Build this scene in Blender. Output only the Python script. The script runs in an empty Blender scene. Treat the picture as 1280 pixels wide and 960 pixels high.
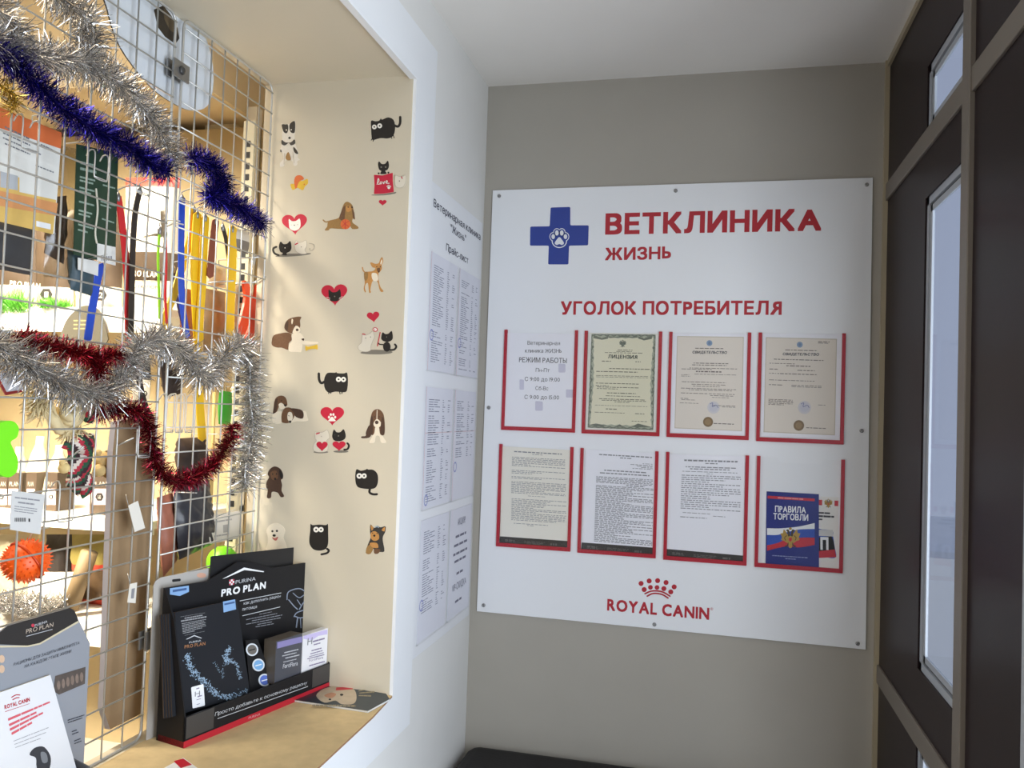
import bpy, math, random
from mathutils import Vector as V, Matrix
random.seed(7)
SC = bpy.context.scene
COL = SC.collection

# ------------------------------------------------------------------ camera
FPX = 1040.64
CR = V((0.97138, 0.23504, 0.03423)); CU = V((-0.02525, -0.04108, 0.99884)); CF = V((-0.23617, 0.97112, 0.03397))
CC = V((0.71668, -2.49599, 1.49406))
cam = bpy.data.cameras.new('camera'); co = bpy.data.objects.new('camera', cam); COL.objects.link(co)
m = Matrix((CR, CU, -CF)).transposed().to_4x4(); m.translation = CC
co.matrix_world = m
cam.sensor_width = 36; cam.lens = 36 * FPX / 1280; cam.clip_start = 0.02
SC.camera = co

# ------------------------------------------------------------------ light and exposure
SC.view_settings.view_transform = 'Standard'; SC.view_settings.look = 'None'
SC.view_settings.gamma = 1; SC.view_settings.use_curve_mapping = False
SC.view_settings.exposure = 0.12
w = bpy.data.worlds.new('overcast_sky'); SC.world = w; w.use_nodes = True
bgn = w.node_tree.nodes['Background']; bgn.inputs[0].default_value = (0.80, 0.84, 1.02, 1); bgn.inputs[1].default_value = 0.53

def area(name, loc, to, sx, sy, power, col, spread=180):
    l = bpy.data.lights.new(name, 'AREA'); l.shape = 'RECTANGLE'; l.size = sx; l.size_y = sy; l.energy = power; l.color = col
    l.spread = math.radians(spread)
    o = bpy.data.objects.new(name, l); COL.objects.link(o); o.location = loc
    o.rotation_euler = (V(to) - V(loc)).to_track_quat('-Z', 'Y').to_euler()
    return o
area('daylight_through_door', (1.75, -2.0, 1.2), (0, -1.3, 1.5), 1.3, 2.0, 80, (1.0, 0.972, 0.935))
area('vestibule_ceiling_lamp', (0.5, -3.3, 2.5), (0.5, -3.2, 0), 0.6, 0.6, 18, (1.0, 0.96, 0.9))
area('shop_ceiling_lamp', (-1.0, -1.5, 2.7), (-1.0, -1.4, 0), 1.0, 0.6, 13, (1.0, 0.88, 0.7))
area('shop_shelf_spot', (-0.9, -1.35, 2.45), (-0.95, -0.7, 1.5), 0.3, 0.2, 16, (1.0, 0.9, 0.74), 85)
area('added_shelf_fill', (-1.35, -1.95, 2.0), (-1.02, -.7, 1.1), 0.3, 0.3, 7, (1.0, 0.9, 0.74), 50)  # unseen floating fill, added only to brighten the middle and lower shelves
area('shop_far_lamp', (-2.2, -2.6, 2.7), (-2.2, -2.6, 0), 1.0, 1.0, 16, (1.0, 0.88, 0.7))

# ------------------------------------------------------------------ helpers
MATS = {}
def lin(c): c /= 255.0; return c / 12.92 if c <= 0.04045 else ((c + 0.055) / 1.055) ** 2.4
def M(name, rgb, rough=0.55, metal=0.0, noise=0.0, scale=40.0, spec=0.5, bump=0.0, coat=0.0):
    if name in MATS: return MATS[name]
    mt = bpy.data.materials.new(name); mt.use_nodes = True; nt = mt.node_tree; b = nt.nodes['Principled BSDF']
    c = (lin(rgb[0]), lin(rgb[1]), lin(rgb[2]), 1)
    b.inputs['Base Color'].default_value = c; b.inputs['Roughness'].default_value = rough; b.inputs['Metallic'].default_value = metal
    b.inputs['Specular IOR Level'].default_value = spec
    if coat: b.inputs['Coat Weight'].default_value = coat; b.inputs['Coat Roughness'].default_value = 0.08
    if noise or bump:
        tc = nt.nodes.new('ShaderNodeTexCoord'); nz = nt.nodes.new('ShaderNodeTexNoise')
        nz.inputs['Scale'].default_value = scale; nz.inputs['Detail'].default_value = 4
        nt.links.new(tc.outputs['Object'], nz.inputs['Vector'])
        if noise:
            mx = nt.nodes.new('ShaderNodeMix'); mx.data_type = 'RGBA'
            mx.inputs[6].default_value = tuple(max(0, x * (1 - noise)) for x in c[:3]) + (1,)
            mx.inputs[7].default_value = tuple(min(1, x * (1 + noise)) for x in c[:3]) + (1,)
            nt.links.new(nz.outputs['Fac'], mx.inputs[0]); nt.links.new(mx.outputs[2], b.inputs['Base Color'])
        if bump:
            bp = nt.nodes.new('ShaderNodeBump'); bp.inputs['Strength'].default_value = bump; bp.inputs['Distance'].default_value = 0.002
            nt.links.new(nz.outputs['Fac'], bp.inputs['Height']); nt.links.new(bp.outputs['Normal'], b.inputs['Normal'])
    MATS[name] = mt
    return mt
def clear(name, tint=(255, 255, 255), gloss=0.07, rough=0.05):
    if name in MATS: return MATS[name]
    mt = bpy.data.materials.new(name); mt.use_nodes = True; nt = mt.node_tree; nt.nodes.clear()
    out = nt.nodes.new('ShaderNodeOutputMaterial'); t = nt.nodes.new('ShaderNodeBsdfTransparent'); g = nt.nodes.new('ShaderNodeBsdfGlossy')
    t.inputs[0].default_value = (lin(tint[0]), lin(tint[1]), lin(tint[2]), 1); g.inputs['Roughness'].default_value = rough
    x = nt.nodes.new('ShaderNodeMixShader'); x.inputs[0].default_value = gloss
    nt.links.new(t.outputs[0], x.inputs[1]); nt.links.new(g.outputs[0], x.inputs[2]); nt.links.new(x.outputs[0], out.inputs[0])
    MATS[name] = mt
    return mt

def ray(px, py): return CF + CR * ((px - 640) / FPX) + CU * ((480 - py) / FPX)
def at(px, py, ax, v):
    d = ray(px, py); return CC + d * ((v - CC[ax]) / d[ax])
class Plane:                      # a real surface of the place: a point on it and its normal (towards the viewer's side)
    def __init__(s, p, n): s.p = V(p); s.n = V(n).normalized()
    def at(s, px, py, k=0.0):
        d = ray(px, py); t = (s.p - CC).dot(s.n) / d.dot(s.n); return CC + d * t + s.n * k
def crop(ox, oy, sc): return lambda x, y: (ox + x / sc, oy + y / sc)

def sm(pts, n=4):                 # closed Catmull-Rom through 2-D points
    out = []; N = len(pts)
    for i in range(N):
        p0, p1, p2, p3 = pts[i - 1], pts[i], pts[(i + 1) % N], pts[(i + 2) % N]
        for k in range(n):
            t = k / n
            out.append(tuple(0.5 * (2 * b + (c - a) * t + (2 * a - 5 * b + 4 * c - d) * t * t + (3 * b - a - 3 * c + d) * t ** 3)
                             for a, b, c, d in zip(p0, p1, p2, p3)))
    return out
def smo(pts, n=5):                # open Catmull-Rom, any dimension
    P = [tuple(p) for p in pts]; P = [P[0]] + P + [P[-1]]; out = []
    for i in range(1, len(P) - 2):
        for k in range(n):
            t = k / n
            out.append(tuple(0.5 * (2 * b + (c - a) * t + (2 * a - 5 * b + 4 * c - d) * t * t + (3 * b - a - 3 * c + d) * t ** 3)
                             for a, b, c, d in zip(P[i - 1], P[i], P[i + 1], P[i + 2])))
    out.append(P[-2]); return out
def circ(x, y, r, ry=None, n=18):
    ry = ry or r
    return [(x + r * math.cos(2 * math.pi * k / n), y + ry * math.sin(2 * math.pi * k / n)) for k in range(n)]
def stroke(pts, wd, n=5):         # 2-D brush stroke with rounded ends -> polygon
    p = smo(pts, n); L = []; R_ = []
    for i, a in enumerate(p):
        b = p[min(i + 1, len(p) - 1)]; c = p[max(i - 1, 0)]
        dx, dy = b[0] - c[0], b[1] - c[1]; l = math.hypot(dx, dy) or 1
        nx, ny = -dy / l * wd / 2, dx / l * wd / 2
        if i == 0: L.append((a[0] - dx / l * wd * .4, a[1] - dy / l * wd * .4))
        L.append((a[0] + nx, a[1] + ny)); R_.append((a[0] - nx, a[1] - ny))
        if i == len(p) - 1: L.append((a[0] + dx / l * wd * .4, a[1] + dy / l * wd * .4))
    return L + R_[::-1]
def heart(x0, x1, y0, y1, rot=0.0):
    cx, w_, h = (x0 + x1) / 2, x1 - x0, y1 - y0; o = []
    for k in range(40):
        t = 2 * math.pi * k / 40
        hx = 16 * math.sin(t) ** 3; hy = 13 * math.cos(t) - 5 * math.cos(2 * t) - 2 * math.cos(3 * t) - math.cos(4 * t)
        X = hx / 32 * w_; Y = (12 - hy) / 29 * h - h / 2
        o.append((cx + X * math.cos(rot) - Y * math.sin(rot), (y0 + y1) / 2 + X * math.sin(rot) + Y * math.cos(rot)))
    return o

ORG = {}
class MB:
    def __init__(s): s.v = []; s.f = []; s.m = []; s.mats = []; s.sm = []
    def mi(s, mat):
        if mat not in s.mats: s.mats.append(mat)
        return s.mats.index(mat)
    def add(s, vs, fs, mat, smooth=False):
        b = len(s.v); s.v += [tuple(x) for x in vs]; i = s.mi(mat)
        for f in fs: s.f.append([b + k for k in f]); s.m.append(i); s.sm.append(smooth)
        return s
    def box(s, x0, x1, y0, y1, z0, z1, mat):
        return s.add([(x, y, z) for x in (x0, x1) for y in (y0, y1) for z in (z0, z1)],
                     [(0, 1, 3, 2), (4, 6, 7, 5), (0, 4, 5, 1), (2, 3, 7, 6), (0, 2, 6, 4), (1, 5, 7, 3)], mat)
    def prism(s, poly, off, mat, side=None):      # poly: 3-D points in a plane, off: extrusion vector
        n = len(poly); off = V(off)
        a = [V(p) for p in poly]; b = [p + off for p in a]
        s.add(a, [list(range(n))[::-1]], mat); s.add(b, [list(range(n))], mat)
        s.add(a + b, [(i, (i + 1) % n, n + (i + 1) % n, n + i) for i in range(n)], side or mat)
        return s
    def face(s, poly, mat): return s.add(poly, [list(range(len(poly)))], mat)
    def tube(s, pts, r, mat, n=6, r2=None, caps=True):
        pts = [V(p) for p in pts]; vs = []; fs = []; prev = None
        for i, p in enumerate(pts):
            t = (pts[min(i + 1, len(pts) - 1)] - pts[max(i - 1, 0)]).normalized()
            if prev is None:
                prev = V((0, 0, 1)).cross(t)
                if prev.length < 1e-3: prev = V((1, 0, 0)).cross(t)
            u = (prev - t * prev.dot(t)).normalized(); prev = u; q = t.cross(u)
            rr = r if r2 is None else r + (r2 - r) * i / (len(pts) - 1)
            vs += [p + (u * math.cos(2 * math.pi * k / n) + q * math.sin(2 * math.pi * k / n)) * rr for k in range(n)]
        for i in range(len(pts) - 1):
            for k in range(n):
                fs.append((i * n + k, i * n + (k + 1) % n, (i + 1) * n + (k + 1) % n, (i + 1) * n + k))
        if caps: fs += [tuple(range(n))[::-1], tuple(range((len(pts) - 1) * n, len(pts) * n))]
        return s.add(vs, fs, mat, True)
    def lathe(s, c, axis, prof, mat, n=20):       # prof: (radius, height) along axis
        c = V(c); ax = V(axis).normalized(); u = ax.orthogonal().normalized(); q = ax.cross(u); vs = []; fs = []
        for r, h in prof: vs += [c + ax * h + (u * math.cos(2 * math.pi * k / n) + q * math.sin(2 * math.pi * k / n)) * max(r, 1e-5) for k in range(n)]
        for i in range(len(prof) - 1):
            for k in range(n): fs.append((i * n + k, i * n + (k + 1) % n, (i + 1) * n + (k + 1) % n, (i + 1) * n + k))
        return s.add(vs, fs, mat, True)
    def ball(s, c, r, mat, n=12, sq=(1, 1, 1)):
        vs = []; fs = []; c = V(c)
        for i in range(n + 1):
            th = math.pi * i / n
            for k in range(2 * n):
                a = math.pi * k / n; vs.append(c + V((r * sq[0] * math.sin(th) * math.cos(a), r * sq[1] * math.sin(th) * math.sin(a), r * sq[2] * math.cos(th))))
        for i in range(n):
            for k in range(2 * n): fs.append((i * 2 * n + k, (i + 1) * 2 * n + k, (i + 1) * 2 * n + (k + 1) % (2 * n), i * 2 * n + (k + 1) % (2 * n)))
        return s.add(vs, fs, mat, True)
    def pouch(s, q, n, bulge, matfn, nu=14, nv=16, crinkle=0.0, seed=1, tip=0.0):   # inflated pillow over the quad TL,TR,BR,BL
        q = [V(p) for p in q]; n = V(n).normalized(); rnd = random.Random(seed)
        for sgn in (1, -1):
            vs = []
            for j in range(nv + 1):
                for i in range(nu + 1):
                    u, v = i / nu, j / nv
                    p = (q[0] * (1 - u) + q[1] * u) * (1 - v) + (q[3] * (1 - u) + q[2] * u) * v
                    e = (math.sin(math.pi * u) ** 0.45) * (max(0, math.sin(math.pi * v)) ** 0.45)
                    k = bulge * e + (rnd.uniform(-1, 1) * crinkle if 0 < i < nu and 0 < j < nv else 0)
                    vs.append(p + n * k * sgn)
            for j in range(nv):
                for i in range(nu):
                    f = (j * (nu + 1) + i, (j + 1) * (nu + 1) + i, (j + 1) * (nu + 1) + i + 1, j * (nu + 1) + i + 1)
                    mat = matfn((i + .5) / nu, (j + .5) / nv) if callable(matfn) else matfn
                    b = len(s.v)
                    s.f.append([b + k for k in (f if sgn > 0 else f[::-1])]); s.m.append(s.mi(mat)); s.sm.append(True)
            # vertices are appended once per side; fix face offsets
            base = len(s.v); s.v += [tuple(x) for x in vs]
        return s
    def build(s, name, parent=None, bev=0.0, seg=2, origin=None):
        if parent is not None: o0 = ORG[parent.name]
        elif origin is not None: o0 = V(origin)
        else:
            xs = [p[0] for p in s.v]; ys = [p[1] for p in s.v]; zs = [p[2] for p in s.v]
            o0 = V(((min(xs) + max(xs)) / 2, (min(ys) + max(ys)) / 2, min(zs)))
        me = bpy.data.meshes.new(name)
        me.from_pydata([tuple(V(p) - o0) for p in s.v], [], s.f)
        for mt in s.mats: me.materials.append(mt)
        me.polygons.foreach_set('material_index', s.m); me.polygons.foreach_set('use_smooth', s.sm)
        me.update()
        o = bpy.data.objects.new(name, me); COL.objects.link(o)
        if parent is not None: o.parent = parent
        else: o.location = o0
        ORG[o.name] = o0
        if bev:
            md = o.modifiers.new('bevel', 'BEVEL'); md.width = bev; md.segments = seg; md.limit_method = 'ANGLE'
        return o
def tag(o, label=None, cat=None, group=None, kind=None):
    if label: o['label'] = label
    if cat: o['category'] = cat
    if group: o['group'] = group
    if kind: o['kind'] = kind
    return o
def thing(name, label, cat, loc, group=None):
    o = bpy.data.objects.new(name, None); o.empty_display_size = 0.05; COL.objects.link(o); o.location = loc; ORG[o.name] = V(loc)
    return tag(o, label, cat, group)
def struct(name, mb, **k): return tag(mb.build(name, **k), kind='structure')

TXT = {}
def raw(body):
    if body not in TXT:
        c = bpy.data.curves.new('lettering', 'FONT'); c.body = body; c.resolution_u = 3
        o = bpy.data.objects.new('lettering', c); COL.objects.link(o)
        dg = bpy.context.evaluated_depsgraph_get(); me = bpy.data.meshes.new_from_object(o.evaluated_get(dg))
        TXT[body] = ([(p.co.x, p.co.y) for p in me.vertices], [list(f.vertices) for f in me.polygons])
        bpy.data.objects.remove(o); bpy.data.curves.remove(c); bpy.data.meshes.remove(me)
    return TXT[body]
# letters whose outline the curve filler cannot fill are drawn from a sister letter: (letter, flip x, flip y, scale x, scale y)
SIS = {'Р': [('P', 0, 0, 1, 1)], 'А': [('A', 0, 0, 1, 1)], 'у': [('y', 0, 0, 1, 1)], 'Ь': [('P', 0, 1, 1, 1)], 'Я': [('R', 1, 0, 1, 1)], 'Ы': [('P', 0, 1, 1, 1), ('I', 0, 0, 1, 1)],
       'н': [('H', 0, 0, .8, .75)], 'ь': [('P', 0, 1, .85, .75)], 'я': [('R', 1, 0, .85, .75)], 'ы': [('P', 0, 1, .85, .75), ('I', 0, 0, .85, .75)]}
def glyphs(body, bold=0, track=0.0):
    V_, F_ = [], []; x = 0.0
    for ch in body:
        if ch == ' ': x += .28; continue
        for g, fx, fy, sx, sy in SIS.get(ch, [(ch, 0, 0, 1, 1)]):
            vs, fs = raw(g)
            if not vs: continue
            x0 = min(p[0] for p in vs); x1 = max(p[0] for p in vs); b0 = len(V_)
            for px, py in vs:
                q = (x1 - px) if fx else (px - x0)
                V_.append((x + .045 + q * sx, ((.727 - py) if fy else py) * sy))
            fl = (fx + fy) % 2
            F_ += [[b0 + i for i in (f[::-1] if fl else f)] for f in fs]
            x += (x1 - x0) * sx + .095 + track
    return V_, F_
def text(mb, pl, body, a, b, h, mat, k=0.0005, bold=0.0, shear=0.0):
    """lettering printed on plane pl: baseline from a to b, capital height h (all measured on the photograph)"""
    vs, fs = glyphs(body, 0, 1.7 * bold)
    P0 = pl.at(*a, k); P1 = pl.at(*b, k); P2 = pl.at(a[0], a[1] - h, k)
    X = P1 - P0; Y = pl.n.cross(X.normalized()); hh = abs((P2 - P0).dot(Y))
    x0 = min(v[0] for v in vs); x1 = max(v[0] for v in vs)
    sh = [(0, 0)] if bold < .004 else [(i * bold, j * bold) for i in (-1, 0, 1) for j in (-1, 0, 1)]
    for i, (dx, dy) in enumerate(sh):
        mb.add([P0 + X * ((x + dx + bold - x0) / (x1 - x0 + 2 * bold)) + X.normalized() * (shear * y * hh) + Y * ((y + dy + bold) / (0.727 + 2 * bold) * hh) + pl.n * (i * 4e-6) for x, y in vs], fs, mat)
    return mb
def flat(mb, pl, poly, mat, k): return mb.face([pl.at(x, y, k) for x, y in poly][::-1], mat)
def plate(mb, pl, poly, th, mat, k=0.0, side=None): return mb.prism([pl.at(x, y, k) for x, y in poly][::-1], pl.n * th, mat, side)

# ------------------------------------------------------------------ materials of the setting
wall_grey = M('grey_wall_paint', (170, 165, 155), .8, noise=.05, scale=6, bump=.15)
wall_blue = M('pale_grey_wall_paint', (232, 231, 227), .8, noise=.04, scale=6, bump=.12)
ceil_m = M('ceiling_paint', (238, 234, 227), .85, noise=.03, scale=5)
white_trim = M('white_trim_paint', (238, 240, 242), .5)
cream = M('reveal_paint', (212, 202, 180), .6, noise=.03, scale=5)
shop_wall = M('shop_wall_paint', (222, 200, 158), .8, noise=.04, scale=4)
floor_m = M('floor_tile', (120, 112, 104), .4, noise=.15, scale=8)
lam = M('dark_laminate', (40, 31, 33), .32, noise=.06, scale=30, spec=.07)
alu = M('beige_profile', (116, 108, 99), .45)
pvc = M('white_window_plastic', (168, 174, 182), .4)
groove = M('dark_gasket', (40, 40, 44), .6)
glass = clear('window_glass', (232, 238, 245), .06, .02)
XR, H = 1.168, 2.518

# ------------------------------------------------------------------ setting
struct('floor', MB().box(-3.4, 1.25, -4.3, 0.1, -0.05, 0, floor_m))
struct('ceiling', MB().box(-0.385, 1.215, -4.3, 0.12, H, H + .1, ceil_m))
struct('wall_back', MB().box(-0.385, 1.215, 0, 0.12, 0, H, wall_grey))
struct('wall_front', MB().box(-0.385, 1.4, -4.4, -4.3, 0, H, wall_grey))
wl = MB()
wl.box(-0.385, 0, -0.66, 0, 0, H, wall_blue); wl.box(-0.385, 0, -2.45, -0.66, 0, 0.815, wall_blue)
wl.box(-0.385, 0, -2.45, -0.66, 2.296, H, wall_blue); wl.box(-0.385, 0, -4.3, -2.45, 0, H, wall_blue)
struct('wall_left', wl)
tr = MB(); tr.box(-0.385, 0.004, -0.662, -0.652, 0.82, 2.29, cream); struct('trim_1', tr)                       # reveal lining, sticker side
tr = MB(); tr.box(-0.385, 0.004, -2.45, -0.652, 2.285, 2.297, cream); struct('trim_2', tr)                       # reveal lining, top
tr = MB(); tr.box(-0.385, 0.004, -2.45, -0.652, 0.812, 0.8265, cream); struct('trim_3', tr)                      # window sill board
PL_CAS = Plane((0.012, 0, 0), (1, 0, 0))
tr = MB()
o_ = [PL_CAS.at(547, 65), PL_CAS.at(512, 905)]; i_ = [PL_CAS.at(521, 99), V((.012, -.662, .8262))]
for quad in ([o_[0], o_[1], i_[1], i_[0]],
             [o_[0], i_[0], V((.012, -2.4, i_[0].z)), V((.012, -2.4, o_[0].z))],
             [i_[1], o_[1], V((.012, -2.4, o_[1].z)), V((.012, -2.4, 0.8262))]):
    tr.prism(quad, (-0.016, 0, 0), white_trim)
struct('trim_4', tr)

# right-hand glazed partition
Y = lambda px, py: at(px, py, 0, XR).y
def wallR(y0, y1, z0, z1, mat=lam, x0=XR + .006, x1=XR + .021): WR.box(x0, x1, min(y0, y1), max(y0, y1), z0, z1, mat)
WR = MB()
wallR(-.012, -.447, 0, 2.518); wallR(-.447, -.765, 2.318, 2.518); wallR(-.447, -.765, 2.013, 2.15); wallR(-.447, -.765, .80, .953); wallR(-.447, -.765, 0, .12)
wallR(-.765, -1.105, 0, 2.518)
wallR(-1.105, -2.55, 2.15, 2.518); wallR(-2.55, -4.3, 0, 2.518)
struct('wall_right', WR)
fr = MB()
fr.box(XR, XR + .05, -1.105, -.012, 2.120, 2.168, alu)
struct('trim_5', fr, bev=.002)
fr = MB(); fr.box(XR, XR + .05, -1.105, -.012, .789, .838, alu); struct('trim_6', fr, bev=.002)
fr = MB(); fr.box(XR - .004, XR + .05, -.812, -.764, 0, H, alu); struct('trim_7', fr, bev=.002)
fr = MB(); fr.box(XR - .006, XR + .05, -.014, 0, 0, H, M('corner_strip', (170, 158, 132), .5)); struct('trim_8', fr)
fr = MB(); fr.box(XR - .002, XR + .05, -1.105, -.014, 2.500, H, M('corner_strip', (170, 158, 132))); struct('trim_9', fr)
def window(n, y0, y1, z0, z1):
    """y0 further from the viewer; double stepped plastic frame round one pane"""
    root = bpy.data.objects.new('window_%d' % n, None); COL.objects.link(root); root.location = (XR + .03, (y0 + y1) / 2, z0); ORG[root.name] = V(root.location)
    tag(root, kind='structure')
    f = MB()
    for d, wd, x0, x1, mt in ((0, .017, XR + .010, XR + .021, pvc), (.017, .005, XR + .016, XR + .021, groove), (.022, .014, XR + .013, XR + .018, pvc)):
        a, b, c, e = y0 - d, y1 + d, z0 + d, z1 - d
        f.box(x0, x1, a - wd, a, c, e, mt); f.box(x0, x1, b, b + wd, c, e, mt)
        f.box(x0, x1, b, a, c, c + wd, mt); f.box(x0, x1, b, a, e - wd, e, mt)
    f.build('window_frame', root)
    MB().box(XR + .0145, XR + .0165, y1 + .03, y0 - .03, z0 + .03, z1 - .03, glass).build('window_pane', root)
window(1, -.447, -.79, 2.16, 2.318); window(2, -.447, -.79, .953, 2.013); window(3, -.447, -.79, .12, .80)
# glazed entrance door beside the viewer
dr = bpy.data.objects.new('door_1', None); COL.objects.link(dr); dr.location = (XR + .03, -1.8, 0); ORG[dr.name] = V(dr.location); tag(dr, kind='structure')
d = MB()
d.box(XR + .0, XR + .05, -1.165, -1.107, .0, 2.15, pvc); d.box(XR + .0, XR + .05, -2.55, -2.49, .0, 2.15, pvc)
d.box(XR + .0, XR + .05, -2.49, -1.165, .0, .09, pvc); d.box(XR + .0, XR + .05, -2.49, -1.165, 2.09, 2.15, pvc)
d.build('door_frame', dr)
MB().box(XR + .022, XR + .028, -2.49, -1.165, .09, 2.09, glass).build('door_pane', dr)
d = MB(); d.tube([(XR - .04, -2.4, .95), (XR - .04, -2.4, 1.25)], .012, pvc, 8); d.box(XR - .04, XR + .01, -2.406, -2.394, .97, .99, pvc); d.box(XR - .04, XR + .01, -2.406, -2.394, 1.21, 1.23, pvc)
d.build('door_handle', dr)
# street outside the glazing
struct('ground_outside', MB().box(1.25, 9, -5, 14, -.2, -.12, M('snowy_ground', (225, 228, 232), .9, noise=.08, scale=2)))
struct('wall_outside', MB().box(1.35, 3.2, 1.3, 1.5, -.12, .95, M('outside_wall', (215, 216, 218), .9, noise=.05, scale=3)))
# shop room behind the opening
struct('wall_shop_back', MB().box(-3.4, -.385, -.2, -.1, 0, 2.9, shop_wall))
struct('wall_shop_left', MB().box(-3.5, -3.4, -4.4, -.1, 0, 2.9, shop_wall))
struct('wall_shop_front', MB().box(-3.4, -.385, -4.4, -4.3, 0, 2.9, shop_wall))
struct('ceiling_shop', MB().box(-3.4, -.385, -4.4, -.1, 2.9, 3.0, shop_wall))

# ------------------------------------------------------------------ notice board on the back wall
BD = Plane((0, -0.006, 0), (0, -1, 0))
board_m = M('white_composite_panel', (236, 238, 241), .35, spec=.4)
edge_m = M('panel_edge', (150, 150, 150), .4)
red = M('sign_red', (178, 24, 42), .45); blue = M('sign_blue', (34, 60, 148), .45); white_print = M('white_print', (235, 237, 240), .45)
steel = M('screw_steel', (150, 150, 150), .35, metal=.8); dark = M('black_print', (28, 28, 30), .6)
brd = thing('notice_board', 'large white clinic notice board with red lettering screwed to the grey end wall', 'notice board', (0.58, -0.003, 0.8767))
q = [(616, 238), (1091, 222), (1082, 812), (596, 764)]
pn = MB(); pn.prism([BD.at(*p, -.0035) for p in q][::-1], (0, -.0035, 0), board_m, edge_m); pn.build('panel', brd, bev=.0008)
for (x, y) in ((624, 245), (844.5, 238.5), (1083.5, 231), (611, 509.5), (1077, 538.5), (604.5, 756.5), (818, 780.5), (1072, 804.5)):
    s_ = MB(); c = BD.at(x, y)
    s_.lathe(c, (0, -1, 0), [(0.0058, 0), (.0056, .002), (.004, .0032), (.0018, .0034), (.0016, .0024), (0, .0024)], steel, 14); s_.build('screw', brd)
t_ = MB(); text(t_, BD, 'ВЕТКЛИНИКА', (756.3, 293.4), (1026.5, 288.4), 26.5, red, bold=.036); t_.build('clinic_lettering', brd)
t_ = MB(); text(t_, BD, 'ЖИЗНЬ', (756.3, 325.5), (838.7, 323.9), 15.7, red, bold=.028); t_.build('name_lettering', brd)
t_ = MB(); text(t_, BD, 'УГОЛОК ПОТРЕБИТЕЛЯ', (700.8, 393.4), (977, 393.6), 16.8, red, bold=.03); t_.build('heading_lettering', brd)
def rounded(pts, r):
    out = []; n = len(pts)
    for i in range(n):
        a, b, c = pts[i - 1], pts[i], pts[(i + 1) % n]
        for k in range(4):
            t = k / 3; la = math.dist(a, b); lc = math.dist(c, b)
            p = (b[0] + (a[0] - b[0]) * r / la, b[1] + (a[1] - b[1]) * r / la); s = (b[0] + (c[0] - b[0]) * r / lc, b[1] + (c[1] - b[1]) * r / lc)
            out.append(tuple((1 - t) ** 2 * u + 2 * t * (1 - t) * v_ + t * t * w_ for u, v_, w_ in zip(p, b, s)))
    return out
cb = crop(600, 220, 2.56)
def paw(mb, pl, cx, cy, s, mat, k):
    flat(mb, pl, sm([(cx, cy - s * .05), (cx + s * .34, cy + s * .3), (cx + s * .5, cy + s * .62), (cx + s * .28, cy + s * .8), (cx, cy + s * .7), (cx - s * .28, cy + s * .8), (cx - s * .5, cy + s * .62), (cx - s * .34, cy + s * .3)]), mat, k)
    for dx, dy, a, b in ((-.66, -.1, .19, .27), (-.26, -.5, .2, .29), (.26, -.5, .2, .29), (.66, -.1, .19, .27)):
        flat(mb, pl, circ(cx + dx * s, cy + dy * s, a * s, b * s, 14), mat, k)
t_ = MB()
cross = [cb(*p) for p in ((226, 101), (289, 99), (289, 158), (348, 158), (346, 222), (285, 223), (283, 283), (218, 283), (220, 223), (160, 223), (161, 162), (223, 161))]
flat(t_, BD, rounded(cross, 1.6), blue, .0004)
paw(t_, BD, 699.2, 297, 11.6, white_print, .00075)
for gr, mt, kk in ((3.4, white_print, .00045), (2.2, blue, .0006)):
    flat(t_, BD, circ(699.2, 301.5, 6.2 + gr, 5.2 + gr, 20), mt, kk)
    for dx, dy, a, b in ((-.66, -.1, .19, .27), (-.26, -.5, .2, .29), (.26, -.5, .2, .29), (.66, -.1, .19, .27)):
        flat(t_, BD, circ(699.2 + dx * 11.6, 297 + dy * 11.6, a * 11.6 + gr * .75, b * 11.6 + gr * .75, 14), mt, kk + .00002)
t_.build('cross_emblem', brd)
cc_ = crop(590, 700, 2.56); t_ = MB()
for x, y, r in ((541, 75, 8), (567, 67, 8), (594, 66, 8), (621, 72, 8), (647, 86, 8), (551, 94.5, 8), (571, 87.5, 7.5), (592, 88, 7.5), (614, 91.5, 8), (636, 102, 8)):
    flat(t_, BD, [cc_(*p) for p in circ(x, y, r)], red, .0004)
flat(t_, BD, [cc_(*p) for p in stroke([(553, 108), (572, 100), (592, 99), (612, 103), (634, 116)], 5)], red, .0004)
flat(t_, BD, [cc_(*p) for p in stroke([(560, 116), (576, 108), (592, 107), (610, 111), (628, 122)], 5)], red, .0004)
text(t_, BD, 'ROYAL CANIN', (758.8, 763), (886.3, 774.8), 15.4, red, bold=.03)
text(t_, BD, '®', (888, 762.5), (891.4, 762.8), 3.2, red)
t_.build('sponsor_logo', brd)

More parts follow.
